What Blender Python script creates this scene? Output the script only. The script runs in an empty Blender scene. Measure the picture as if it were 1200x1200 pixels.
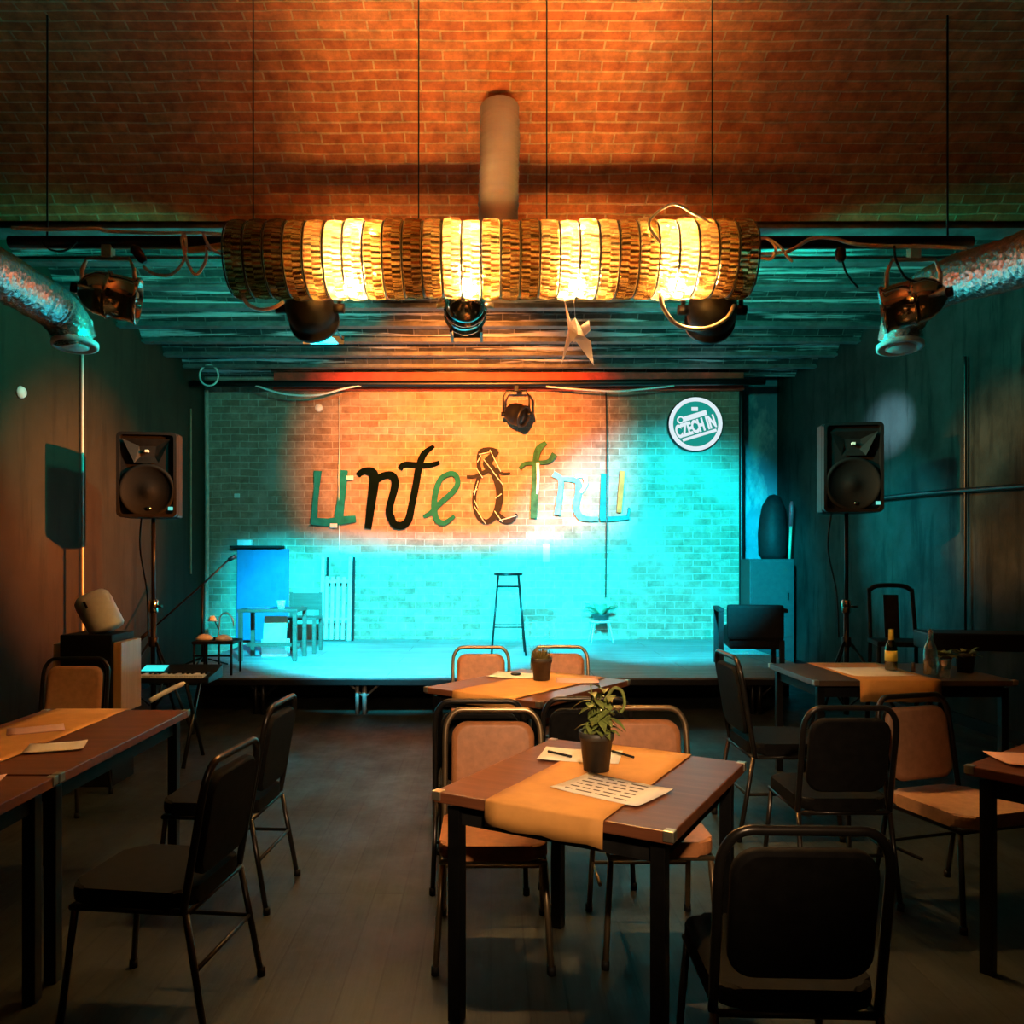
import bpy, bmesh, math, random
from mathutils import Vector, Matrix, Quaternion
R = math.radians
random.seed(7)
S = bpy.context.scene
COL = S.collection

# ------------------------------------------------------------------ camera, world, light, exposure
FPX, CX, HY, EYE = 942.0, 575.0, 655.0, 1.5       # focal length in pixels of a 1200 px frame, vanishing point, eye height
cd = bpy.data.cameras.new('camera'); cam = bpy.data.objects.new('camera', cd); COL.objects.link(cam)
cam.location = (0, 0, EYE); cam.rotation_euler = (R(90), 0, 0)
cd.sensor_width = 36; cd.lens = 36 * FPX / 1200
cd.shift_x = 25 / 1200; cd.shift_y = 55 / 1200; cd.clip_start = .05
S.camera = cam
wd = bpy.data.worlds.new('world'); S.world = wd; wd.use_nodes = True
wd.node_tree.nodes['Background'].inputs[0].default_value = (.5, .45, .3, 1)
wd.node_tree.nodes['Background'].inputs[1].default_value = .004
S.view_settings.view_transform = 'Standard'; S.view_settings.look = 'None'
S.view_settings.gamma = 1; S.view_settings.exposure = 0.0; S.view_settings.use_curve_mapping = False

def W(px, py, d):                                  # a point seen at that pixel, d metres into the room
    return Vector(((px - CX) / FPX * d, d, EYE - (py - HY) / FPX * d))

def light(name, kind, loc, energy, color, target=None, size=.05, cone=40, blend=.5):
    l = bpy.data.lights.new(name, kind); l.energy = energy; l.color = color
    if kind in ('POINT', 'SPOT'): l.shadow_soft_size = size
    if kind == 'SPOT': l.spot_size = R(cone); l.spot_blend = blend
    if kind == 'AREA': l.size = size
    o = bpy.data.objects.new(name, l); COL.objects.link(o); o.location = loc
    if target is not None:
        o.rotation_euler = (Vector(target) - Vector(loc)).to_track_quat('-Z', 'Y').to_euler()
    return o
WARM = (1, .68, .36); CYAN = (.0, .70, .95); ORANGE = (1, .27, .045); TEAL = (.0, .75, .58)
# lamp positions of the rig (used again when the lamps themselves are built)
PAR_L, PAR_C, PAR_R = Vector((-2.26, 4.75, 3.06)), Vector((-.15, 4.75, 3.0)), Vector((2.50, 4.75, 3.02))
HEAD_L, HEAD_R = Vector((-1.06, 4.72, 2.97)), Vector((1.30, 4.72, 2.96))
AIM_L, AIM_C, AIM_R = Vector((4.2, 6.7, 2.1)), Vector((-.36, 11.3, 2.80)), Vector((-4.0, 7.9, 1.80))
AIM_HL, AIM_HR = Vector((-1.0, 11.3, .5)), Vector((2.30, 11.3, 1.15))
def ahead(p, t, k=.2): return p + (Vector(t) - p).normalized() * k
light('sign_spot', 'SPOT', ahead(PAR_C, AIM_C, .23), 11000, ORANGE, AIM_C, .006, 46, 1)
light('stage_spot', 'SPOT', ahead(HEAD_L, AIM_HL, .2), 13500, CYAN, AIM_HL, .008, 52, .55)
light('stage_spot', 'SPOT', ahead(HEAD_R, AIM_HR, .2), 9500, CYAN, AIM_HR, .05, 42, .6)
light('wall_spot', 'SPOT', ahead(PAR_L, AIM_L, .2), 2600, (1, .42, .1), AIM_L, .05, 18, .8)
light('wall_spot', 'SPOT', ahead(PAR_R, AIM_R, .2), 7000, (1, .24, .03), AIM_R, .05, 28, 1)
light('patch_light', 'SPOT', ahead(HEAD_R, (4.26, 8.6, 2.92), .2), 6000, (.35, .70, 1), (4.26, 8.6, 2.92), .03, 10, 1)  # added light without its own lamp, makes the bluish patch on the wall
light('patch_light', 'SPOT', HEAD_R + Vector((.1, .5, .1)), 220, (.45, .75, 1), (2.55, 9.6, 4.05), .03, 9, 1)  # added light in mid-air, makes the bluish patch on the ceiling
FAR = Vector((.336, 10.55, 3.40)); AIM_F = Vector((4.26, 8.3, 1.6))
light('side_spot', 'SPOT', ahead(FAR, AIM_F, .16), 2600, (.0, .60, .72), AIM_F, .04, 27, .9)  # beam added to the far lamp, puts teal on the right wall
light('assumed_ceiling_wash', 'SPOT', HEAD_L + Vector((-.1, 1.34, .30)), 330, TEAL, (-4.3, 9.0, 4.2), .06, 100, .35)  # assumed teal source in mid-air with no lamp, brightens the ceiling
light('assumed_ceiling_wash', 'SPOT', HEAD_R + Vector((.1, 1.34, .30)), 330, TEAL, (4.5, 9.0, 4.2), .06, 100, .35)  # assumed source on the right side, also without a lamp
for x in (-.744, -.114, .466, .995):
    light('bulb_light', 'POINT', (x, 4.3, 2.98), 3000, WARM, None, .045)

# ------------------------------------------------------------------ materials
MATS = {}
def nodes_of(name):
    m = bpy.data.materials.new(name); m.use_nodes = True
    nt = m.node_tree; b = nt.nodes['Principled BSDF']
    return m, nt, b
def N(nt, t, **kw):
    n = nt.nodes.new(t)
    for k, v in kw.items(): setattr(n, k, v)
    return n
def ramp(nt, fac, stops):
    r = N(nt, 'ShaderNodeValToRGB'); e = r.color_ramp.elements
    while len(e) < len(stops): e.new(.5)
    for el, (p, c) in zip(e, stops):
        el.position = p; el.color = (c[0], c[1], c[2], 1)
    nt.links.new(fac, r.inputs[0]); return r.outputs[0]
def coords(nt, scale=(1, 1, 1), rot=(0, 0, 0), out='Object', loc=(0, 0, 0)):
    tc = N(nt, 'ShaderNodeTexCoord'); mp = N(nt, 'ShaderNodeMapping')
    mp.inputs['Scale'].default_value = scale; mp.inputs['Rotation'].default_value = rot; mp.inputs['Location'].default_value = loc
    nt.links.new(tc.outputs[out], mp.inputs[0]); return mp.outputs[0]
def noise(nt, vec, scale, detail=5, rough=.6):
    n = N(nt, 'ShaderNodeTexNoise'); n.inputs['Scale'].default_value = scale
    n.inputs['Detail'].default_value = detail; n.inputs['Roughness'].default_value = rough
    if vec is not None: nt.links.new(vec, n.inputs['Vector'])
    return n.outputs['Fac']
def mixc(nt, fac, a, b, mode='MIX'):
    m = N(nt, 'ShaderNodeMix', data_type='RGBA', blend_type=mode)
    for s, v in ((0, fac), (6, a), (7, b)):
        if hasattr(v, 'links'): nt.links.new(v, m.inputs[s])
        elif isinstance(v, (int, float)): m.inputs[s].default_value = v
        else: m.inputs[s].default_value = (v[0], v[1], v[2], 1)
    return m.outputs[2]
def bump(nt, b, h, strength=.3, dist=.01):
    bp = N(nt, 'ShaderNodeBump'); bp.inputs['Strength'].default_value = strength; bp.inputs['Distance'].default_value = dist
    nt.links.new(h, bp.inputs['Height']); nt.links.new(bp.outputs[0], b.inputs['Normal'])

def plain(name, c, rough=.6, metal=0, var=.25, sc=14, bmp=.12, spec=.5, emit=0, coat=0):
    if name in MATS: return MATS[name]
    m, nt, b = nodes_of(name)
    v = coords(nt); f = noise(nt, v, sc)
    lo = tuple(x * (1 - var) for x in c); hi = tuple(min(1, x * (1 + var)) for x in c)
    cc = ramp(nt, f, [(.3, lo), (.7, hi)])
    nt.links.new(cc, b.inputs['Base Color'])
    b.inputs['Roughness'].default_value = rough; b.inputs['Metallic'].default_value = metal
    b.inputs['Specular IOR Level'].default_value = spec; b.inputs['Coat Weight'].default_value = coat
    if bmp: bump(nt, b, f, bmp, .004)
    if emit:
        nt.links.new(cc, b.inputs['Emission Color']); b.inputs['Emission Strength'].default_value = emit
    MATS[name] = m; return m

def brick(name, c1, c2, mortar, bw=.26, bh=.10, rot=(R(90), 0, 0), out='Object', patch=None, patch_amt=.55, bstr=.6, streak=None, lo=.35):
    m, nt, b = nodes_of(name)
    v = coords(nt, (1, 1, 1), rot, out)
    w = N(nt, 'ShaderNodeVectorMath', operation='ADD')         # wobble the courses a little
    nn = N(nt, 'ShaderNodeTexNoise'); nn.inputs['Scale'].default_value = 2.2; nt.links.new(v, nn.inputs['Vector'])
    sc = N(nt, 'ShaderNodeVectorMath', operation='SCALE'); sc.inputs['Scale'].default_value = .035
    nt.links.new(nn.outputs['Color'], sc.inputs[0]); nt.links.new(v, w.inputs[0]); nt.links.new(sc.outputs[0], w.inputs[1])
    t = N(nt, 'ShaderNodeTexBrick'); t.inputs['Scale'].default_value = 1
    t.inputs['Brick Width'].default_value = bw; t.inputs['Row Height'].default_value = bh
    t.inputs['Mortar Size'].default_value = .008; t.inputs['Mortar Smooth'].default_value = .5; t.inputs['Bias'].default_value = -.1
    t.inputs['Color1'].default_value = (*c1, 1); t.inputs['Color2'].default_value = (*c2, 1); t.inputs['Mortar'].default_value = (*mortar, 1)
    nt.links.new(w.outputs[0], t.inputs['Vector'])
    f = noise(nt, v, 9, 6, .7); f2 = noise(nt, v, 1.1, 4, .6)
    col = mixc(nt, .75, t.outputs['Color'], ramp(nt, f, [(.32, (lo, lo * .97, lo * .94)), (.68, (1.3, 1.27, 1.24))]), 'MULTIPLY')
    if patch is not None:
        pf = ramp(nt, f2, [(.5, (0, 0, 0)), (.62, (patch_amt,) * 3)])
        col = mixc(nt, pf, col, patch)
    if streak is not None:
        v2 = coords(nt, (.6, 14, 1), rot, out); sf = noise(nt, v2, 1.0, 4, .65)
        col = mixc(nt, ramp(nt, sf, [(.53, (0, 0, 0)), (.61, (.85, .85, .85))]), col, streak)
    nt.links.new(col, b.inputs['Base Color'])
    b.inputs['Roughness'].default_value = .85; b.inputs['Specular IOR Level'].default_value = .25
    h = mixc(nt, .5, t.outputs['Fac'], f, 'SUBTRACT')
    inv = N(nt, 'ShaderNodeInvert'); nt.links.new(h, inv.inputs['Color'])
    bump(nt, b, inv.outputs[0], bstr, .012)
    return m

def plaster(name, a, b_, stain, sheen=.85):
    m, nt, b = nodes_of(name)
    v = coords(nt); f = noise(nt, v, 1.3, 7, .62); f2 = noise(nt, coords(nt, (1, 3.2, .45)), 1.7, 6, .66); g = noise(nt, v, 60, 3, .5)
    c = ramp(nt, f, [(.35, a), (.65, b_)])
    c = mixc(nt, ramp(nt, f2, [(.52, (0, 0, 0)), (.64, (.75,) * 3)]), c, stain)
    nt.links.new(c, b.inputs['Base Color']); b.inputs['Roughness'].default_value = sheen; b.inputs['Specular IOR Level'].default_value = .12
    bump(nt, b, mixc(nt, .5, f2, g), .25, .01); return m

def planks(name, c1, c2, gap, w=.14, l=2.2, along='Y', rough=.45):
    m, nt, b = nodes_of(name)
    rot = (0, 0, R(90)) if along == 'Y' else (0, 0, 0)
    v = coords(nt, (1, 1, 1), rot)
    t = N(nt, 'ShaderNodeTexBrick'); t.inputs['Scale'].default_value = 1
    t.inputs['Brick Width'].default_value = l; t.inputs['Row Height'].default_value = w; t.inputs['Mortar Size'].default_value = .004
    t.inputs['Color1'].default_value = (*c1, 1); t.inputs['Color2'].default_value = (*c2, 1); t.inputs['Mortar'].default_value = (*gap, 1)
    nt.links.new(v, t.inputs['Vector'])
    g = noise(nt, coords(nt, (22, 1.2, 1) if along == 'Y' else (1.2, 22, 1)), 1.5, 6, .65); p = noise(nt, v, 2.4, 6, .7)
    c = mixc(nt, .8, t.outputs['Color'], ramp(nt, g, [(.3, (.45,) * 3), (.7, (1.5,) * 3)]), 'MULTIPLY')
    c = mixc(nt, .7, c, ramp(nt, p, [(.32, (.5,) * 3), (.68, (1.4,) * 3)]), 'MULTIPLY')
    nt.links.new(c, b.inputs['Base Color'])
    nt.links.new(ramp(nt, p, [(.3, (rough - .12,) * 3), (.7, (rough + .2,) * 3)]), b.inputs['Roughness'])
    bump(nt, b, mixc(nt, .5, g, t.outputs['Fac'], 'SUBTRACT'), .25, .006); return m

def wood(name, c1, c2, rough=.4, axis='X'):
    m, nt, b = nodes_of(name)
    s = {'X': (1.2, 16, 16), 'Y': (16, 1.2, 16), 'Z': (16, 16, 1.2)}[axis]
    f = noise(nt, coords(nt, s), 1.6, 7, .65)
    nt.links.new(ramp(nt, f, [(.3, c1), (.7, c2)]), b.inputs['Base Color']); b.inputs['Roughness'].default_value = rough
    bump(nt, b, f, .12, .004); return m

def glass(name, tint, gloss=.12, trans=.3, tcol=None):
    m, nt, b = nodes_of(name); nt.nodes.remove(b); out = nt.nodes['Material Output']
    tr = N(nt, 'ShaderNodeBsdfTransparent'); tr.inputs[0].default_value = (*tint, 1)
    tl = N(nt, 'ShaderNodeBsdfTranslucent'); gl = N(nt, 'ShaderNodeBsdfGlossy')
    gl.inputs['Roughness'].default_value = .1; gl.inputs[0].default_value = (1, .95, .85, 1)
    f = noise(nt, coords(nt, (2.5, 46, 46)), 1, 3, .6)
    tc = tcol or tint
    nt.links.new(ramp(nt, f, [(.40, tuple(x * .25 for x in tc)), (.58, tc)]), tl.inputs[0])
    nt.links.new(ramp(nt, f, [(.42, tuple(x * .78 for x in tint)), (.6, tint)]), tr.inputs[0])
    m1 = N(nt, 'ShaderNodeMixShader'); m1.inputs[0].default_value = trans
    nt.links.new(tr.outputs[0], m1.inputs[1]); nt.links.new(tl.outputs[0], m1.inputs[2])
    fr = N(nt, 'ShaderNodeLayerWeight'); fr.inputs[0].default_value = .35
    mu = N(nt, 'ShaderNodeMath', operation='MULTIPLY_ADD'); mu.inputs[1].default_value = .4; mu.inputs[2].default_value = gloss
    nt.links.new(fr.outputs['Fresnel'], mu.inputs[0])
    m2 = N(nt, 'ShaderNodeMixShader'); nt.links.new(mu.outputs[0], m2.inputs[0])
    nt.links.new(m1.outputs[0], m2.inputs[1]); nt.links.new(gl.outputs[0], m2.inputs[2]); nt.links.new(m2.outputs[0], out.inputs[0])
    return m

def cut_glass(name):
    m, nt, b = nodes_of(name); nt.nodes.remove(b); out = nt.nodes['Material Output']
    v = coords(nt); sx = N(nt, 'ShaderNodeSeparateXYZ'); nt.links.new(v, sx.inputs[0])
    def M(op, a, b_=None, c=None):
        q = N(nt, 'ShaderNodeMath', operation=op)
        for i, t in enumerate((a, b_, c)):
            if t is None: continue
            if hasattr(t, 'links'): nt.links.new(t, q.inputs[i])
            else: q.inputs[i].default_value = t
        return q.outputs[0]
    ang = M('ARCTAN2', sx.outputs[1], sx.outputs[2]); nz = noise(nt, coords(nt, (9, 9, 9)), 1, 3, .6)
    seg = M('FLOOR', M('MULTIPLY', sx.outputs[0], 9.8))                 # every ring has its own phase
    st = M('SINE', M('ADD', M('MULTIPLY', ang, 44), M('ADD', M('MULTIPLY', seg, 2.3), M('MULTIPLY', nz, 2))))
    f = M('MULTIPLY_ADD', st, .5, .5)
    tr = N(nt, 'ShaderNodeBsdfTransparent'); tl = N(nt, 'ShaderNodeBsdfTranslucent'); gl = N(nt, 'ShaderNodeBsdfGlossy')
    nt.links.new(ramp(nt, f, [(.18, (.30, .15, .035)), (.62, (1, .93, .74))]), tr.inputs[0])
    nt.links.new(ramp(nt, f, [(.25, (.12, .05, .01)), (.7, (1, .78, .40))]), tl.inputs[0])
    gl.inputs['Roughness'].default_value = .12; gl.inputs[0].default_value = (1, .9, .7, 1)
    m1 = N(nt, 'ShaderNodeMixShader'); m1.inputs[0].default_value = .22
    nt.links.new(tr.outputs[0], m1.inputs[1]); nt.links.new(tl.outputs[0], m1.inputs[2])
    m2 = N(nt, 'ShaderNodeMixShader'); m2.inputs[0].default_value = .12
    nt.links.new(m1.outputs[0], m2.inputs[1]); nt.links.new(gl.outputs[0], m2.inputs[2]); nt.links.new(m2.outputs[0], out.inputs[0])
    return m

def thin_paper(name, c, t=.45):
    m, nt, b = nodes_of(name); out = nt.nodes['Material Output']; tl = N(nt, 'ShaderNodeBsdfTranslucent')
    f = noise(nt, coords(nt), 8); cc = ramp(nt, f, [(.3, tuple(x * .94 for x in c)), (.7, c)])
    nt.links.new(cc, b.inputs['Base Color']); nt.links.new(cc, tl.inputs[0]); b.inputs['Roughness'].default_value = .7
    mx = N(nt, 'ShaderNodeMixShader'); mx.inputs[0].default_value = t
    nt.links.new(b.outputs[0], mx.inputs[1]); nt.links.new(tl.outputs[0], mx.inputs[2]); nt.links.new(mx.outputs[0], out.inputs[0]); return m

def emitter(name, c, s):
    m, nt, b = nodes_of(name); nt.nodes.remove(b); e = N(nt, 'ShaderNodeEmission')
    e.inputs[0].default_value = (*c, 1); e.inputs[1].default_value = s
    nt.links.new(e.outputs[0], nt.nodes['Material Output'].inputs[0]); return m

def foil(name, c, rough=.22):
    m, nt, b = nodes_of(name)
    v = coords(nt); vo = N(nt, 'ShaderNodeTexVoronoi'); vo.inputs['Scale'].default_value = 32; nt.links.new(v, vo.inputs['Vector'])
    f = noise(nt, v, 26, 4, .7)
    b.inputs['Base Color'].default_value = (*c, 1); b.inputs['Metallic'].default_value = .85; b.inputs['Roughness'].default_value = rough
    bump(nt, b, mixc(nt, .5, vo.outputs['Distance'], f), .9, .02); return m

M_BACK = brick('back_wall_brick', (.27, .17, .115), (.37, .26, .19), (.44, .36, .28), .26, .098, patch=(.38, .31, .25), patch_amt=.6, lo=.55, bstr=.45)
M_VAULT = brick('vault_brick', (.58, .16, .045), (.70, .25, .08), (.72, .45, .22), .29, .072, rot=(0, 0, 0), out='UV', bstr=.7)
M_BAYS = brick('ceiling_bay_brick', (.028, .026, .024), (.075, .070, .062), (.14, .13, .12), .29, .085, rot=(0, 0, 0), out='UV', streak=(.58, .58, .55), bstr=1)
M_BEAM = plain('painted_steel_beam', (.13, .125, .115), .5, .2, .5, 6, .3)
M_REDLIT = plain('red_lit_steel', (.60, .05, .02), .5, .1, .4, 6, .2)  # red of the light falling on this beam, put into its colour
M_WALL_L = plaster('dark_brown_plaster', (.030, .025, .014), (.042, .035, .020), (.024, .020, .012))
M_WALL_R = plaster('stained_grey_plaster', (.014, .016, .013), (.040, .043, .036), (.006, .007, .006))
M_NICHE = plaster('flaking_blue_plaster', (.08, .16, .20), (.14, .24, .28), (.45, .48, .46))
M_FLOOR = planks('worn_floor_boards', (.012, .015, .011), (.023, .026, .020), (.006, .006, .005), .13, 2.4, 'Y', .45)
M_DECK = planks('grey_stage_boards', (.22, .215, .20), (.29, .285, .26), (.07, .07, .07), .55, 2.0, 'X', .5)
M_BLACK = plain('black_paint', (.008, .008, .008), .6, 0, .4, 20, .1, .15)
M_BLACKP = plain('black_plastic', (.007, .007, .0075), .45, 0, .3, 90, .15, .3)
M_CONE = plain('speaker_grille', (.006, .007, .0075), .7, 0, .3, 220, .3, .12)
M_BLKMET = plain('black_metal', (.007, .007, .007), .35, .4, .3, 30, .05)
M_TUBE = plain('bronze_tube', (.30, .22, .13), .3, .85, .2, 12, .03)
M_TUBED = plain('dark_tube', (.05, .045, .04), .3, .8, .2, 12, .03)
M_VINYL = plain('brown_vinyl', (.40, .16, .06), .42, 0, .18, 26, .12)
M_TAN = plain('tan_vinyl', (.45, .25, .14), .4, 0, .15, 26, .1)
M_BLKVIN = plain('black_vinyl', (.008, .0075, .007), .7, 0, .3, 26, .12, .08)
M_TABLE = wood('dark_red_table_wood', (.10, .032, .014), (.20, .07, .03), .32)
M_TABLEG = wood('grey_table_wood', (.05, .035, .025), (.10, .07, .05), .4)
M_EDGE = plain('worn_metal_corner', (.6, .55, .42), .3, .9, .2)
M_KRAFT = plain('kraft_paper', (.62, .29, .07), .75, 0, .1, 9, .1)
M_PAPER = plain('white_paper', (.80, .74, .66), .7, 0, .05, 7, .05)
M_PINK = plain('pink_paper', (.72, .42, .36), .7, 0, .08, 7, .05)
M_INK = plain('ink', (.10, .07, .05), .7, 0, .1, 7, 0)
M_POT = plain('dark_pot', (.035, .032, .026), .5, 0, .3, 18, .1)
M_SOIL = plain('soil', (.03, .02, .012), .9, 0, .5, 60, .6)
M_LEAF = plain('green_leaf', (.16, .20, .045), .45, 0, .45, 26, .1)
M_GRASS = plain('dry_herb', (.20, .155, .035), .6, 0, .4, 40, .1)
M_WHITE = plain('white_plastic', (.78, .78, .76), .4, 0, .06, 20, .03)
M_CABLE = plain('white_cable', (.84, .80, .70), .4, 0, .1, 40, 0)
M_CHROME = plain('polished_chrome', (.62, .55, .45), .12, 1, .1, 8, .03)
M_FOIL = foil('crinkled_foil', (.80, .80, .78))
M_RIB = plain('ribbed_silver_foil', (.85, .85, .84), .22, .35, .05, 8, .05)
M_RACK = plain('pale_painted_wood', (.70, .68, .62), .5, 0, .12, 12, .1)
M_BLUE = plaster('blue_painted_board', (.02, .10, .22), (.04, .14, .28), (.02, .09, .2))
M_PINE = wood('light_pine', (.48, .28, .11), (.62, .38, .17), .45, 'Z')
M_BEIGE = plain('beige_card', (.45, .36, .24), .7, 0, .1)
M_GREY = plain('grey_lens', (.3, .3, .3), .1, .2, .1, 8, 0)
M_AMBER = cut_glass('amber_cut_glass')
M_DEWBOT = glass('clear_bottle_glass', (.86, .9, .88), .3, .15, (.6, .65, .6))
M_GREENB = glass('green_bottle_glass', (.10, .26, .05), .12, .3, (.12, .32, .05))
M_YELLOW = plain('yellow_label', (.75, .62, .10), .5, 0, .1)
M_BULB = emitter('lit_bulb', (1, .78, .45), 150)
M_LCD = emitter('lit_display', (.05, .85, .80), 1.1)
M_SIGNW = emitter('backlit_white', (.78, .92, .98), .95)
M_SIGNG = emitter('backlit_green', (.012, .36, .30), .8)
M_DGREEN = plain('sign_dark_green', (.0025, .006, .0045), .9, 0, .3, 6, .1, 0)
M_TEALP = plain('sign_teal', (.01, .20, .19), .85, 0, .3, 6, .1, .1)
M_GREENP = plain('sign_green', (.03, .12, .05), .85, 0, .5, 9, .1, .1)
M_PALEP = plain('sign_pale_teal', (.10, .42, .42), .85, 0, .4, 9, .1, .1)
M_ORANGEP = plain('sign_orange', (.70, .20, .05), .85, 0, .2, 6, .1, .1)
M_CRANE = thin_paper('pale_pink_folded_paper', (.86, .74, .70))

# ------------------------------------------------------------------ mesh helpers
class MB:
    def __init__(s): s.bm = bmesh.new(); s.uv = None
    def add(s, verts, faces, smooth=False, mi=0):
        vs = [s.bm.verts.new(v) for v in verts]
        for f in faces:
            try:
                fc = s.bm.faces.new([vs[i] for i in f]); fc.smooth = smooth; fc.material_index = mi
            except ValueError: pass
        return vs
    def box(s, a, b, bev=0, mi=0, mat=None):
        bm = bmesh.new(); bmesh.ops.create_cube(bm, size=1)
        c = [(a[i] + b[i]) / 2 for i in range(3)]; d = [abs(b[i] - a[i]) for i in range(3)]
        for v in bm.verts: v.co = Vector((c[0] + v.co.x * d[0], c[1] + v.co.y * d[1], c[2] + v.co.z * d[2]))
        if bev: bmesh.ops.bevel(bm, geom=list(bm.edges), offset=min(bev, min(d) * .45), segments=2, profile=.6, affect='EDGES')
        s.merge(bm, mat, mi); return s
    def merge(s, bm, mat=None, mi=0):
        bm.verts.ensure_lookup_table(); bm.verts.index_update()
        vs = [s.bm.verts.new(mat @ v.co if mat else v.co) for v in bm.verts]
        for f in bm.faces:
            try:
                n = s.bm.faces.new([vs[v.index] for v in f.verts]); n.smooth = f.smooth; n.material_index = mi
            except ValueError: pass
        bm.free()
    def tube(s, pts, r, seg=8, close=False, cap=True, mi=0):
        pts = [Vector(p) for p in pts]; n = len(pts)
        rr = r if isinstance(r, (list, tuple)) else [r] * n
        rings = []; up = None
        for i, p in enumerate(pts):
            if close: t = (pts[(i + 1) % n] - pts[i - 1]).normalized()
            else: t = (pts[min(i + 1, n - 1)] - pts[max(i - 1, 0)]).normalized()
            if up is None:
                up = t.orthogonal().normalized()
            else:
                up = (up - t * up.dot(t))
                up = up.normalized() if up.length > 1e-6 else t.orthogonal().normalized()
            q = t.cross(up)
            rings.append([s.bm.verts.new(p + (up * math.cos(2 * math.pi * k / seg) + q * math.sin(2 * math.pi * k / seg)) * rr[i]) for k in range(seg)])
        m = n if close else n - 1
        for i in range(m):
            a, b = rings[i], rings[(i + 1) % n]
            for k in range(seg):
                f = s.bm.faces.new((a[k], a[(k + 1) % seg], b[(k + 1) % seg], b[k])); f.smooth = True; f.material_index = mi
        if cap and not close:
            for rg in (rings[0][::-1], rings[-1]):
                f = s.bm.faces.new(rg); f.material_index = mi
        return s
    def lathe(s, prof, seg=24, mat=None, mi=0, flute=None):
        rings = []
        for r, z in prof:
            ring = []
            for k in range(seg):
                a = 2 * math.pi * k / seg; q = r * (1 if not flute else (1 + flute * (k % 2)))
                v = Vector((q * math.cos(a), q * math.sin(a), z)); ring.append(s.bm.verts.new(mat @ v if mat else v))
            rings.append(ring)
        for a, b in zip(rings, rings[1:]):
            for k in range(seg):
                f = s.bm.faces.new((a[k], a[(k + 1) % seg], b[(k + 1) % seg], b[k])); f.smooth = not flute; f.material_index = mi
        for (r, z), rg, rev in ((prof[0], rings[0], True), (prof[-1], rings[-1], False)):
            if r > 1e-4:
                f = s.bm.faces.new(rg[::-1] if rev else rg); f.material_index = mi
        return s
    def prism(s, poly, h, mat=None, bev=0, mi=0):                # polygon in xy, extruded along z from 0 to h
        bm = bmesh.new(); lo = [bm.verts.new((x, y, 0)) for x, y in poly]; hi = [bm.verts.new((x, y, h)) for x, y in poly]
        n = len(poly); bm.faces.new(lo[::-1]); bm.faces.new(hi)
        for i in range(n): bm.faces.new((lo[i], lo[(i + 1) % n], hi[(i + 1) % n], hi[i]))
        if bev: bmesh.ops.bevel(bm, geom=[e for e in bm.edges], offset=bev, segments=2, profile=.6, affect='EDGES')
        s.merge(bm, mat, mi); return s
    def build(s, name, mats, parent=None, loc=None, rot=None):
        me = bpy.data.meshes.new(name)
        bmesh.ops.recalc_face_normals(s.bm, faces=list(s.bm.faces)); s.bm.to_mesh(me); s.bm.free()
        for m in (mats if isinstance(mats, (list, tuple)) else [mats]): me.materials.append(m)
        o = bpy.data.objects.new(name, me); COL.objects.link(o)
        if parent: o.parent = parent
        if loc is not None: o.location = loc
        if rot is not None: o.rotation_euler = rot
        return o
def B(*a, **k): return MB().box(*a, **k)
def spline(pts, n=8, close=False):
    P = [Vector(p) for p in pts]; out = []; L = len(P)
    for i in range(L if close else L - 1):
        p0 = P[(i - 1) % L] if close or i else P[0]; p1 = P[i]; p2 = P[(i + 1) % L]; p3 = P[(i + 2) % L] if close else P[min(i + 2, L - 1)]
        for k in range(n):
            t = k / n
            out.append(.5 * ((2 * p1) + (-p0 + p2) * t + (2 * p0 - 5 * p1 + 4 * p2 - p3) * t * t + (-p0 + 3 * p1 - 3 * p2 + p3) * t ** 3))
    if not close: out.append(P[-1])
    return out
def rrect(w, h, r, n=5):
    o = []
    for cx, cy, a0 in ((w / 2 - r, h / 2 - r, 0), (-w / 2 + r, h / 2 - r, 90), (-w / 2 + r, -h / 2 + r, 180), (w / 2 - r, -h / 2 + r, 270)):
        for k in range(n + 1):
            a = R(a0 + 90 * k / n); o.append((cx + r * math.cos(a), cy + r * math.sin(a)))
    return o
def thing(name, label, cat, loc=(0, 0, 0), rz=0, group=None):
    o = bpy.data.objects.new(name, None); COL.objects.link(o); o.location = loc; o.rotation_euler = (0, 0, rz)
    o.empty_display_size = .1
    return tag(o, label, cat, group)
def tag(o, label, cat, group=None):
    o['label'] = label; o['category'] = cat
    if group: o['group'] = group
    return o
def struct(o): o['kind'] = 'structure'; return o
def copy_tree(o, parent=None):
    c = o.copy(); COL.objects.link(c)
    if parent: c.parent = parent
    for ch in list(o.children): copy_tree(ch, c)
    return c
def put(o, loc, rz, label, group=None):
    o.location = loc; o.rotation_euler = (0, 0, rz); o['label'] = label
    if group: o['group'] = group
    return o
def aim(p, t): return (Vector(t) - Vector(p)).to_track_quat('-Z', 'Y').to_matrix().to_4x4()

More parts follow.
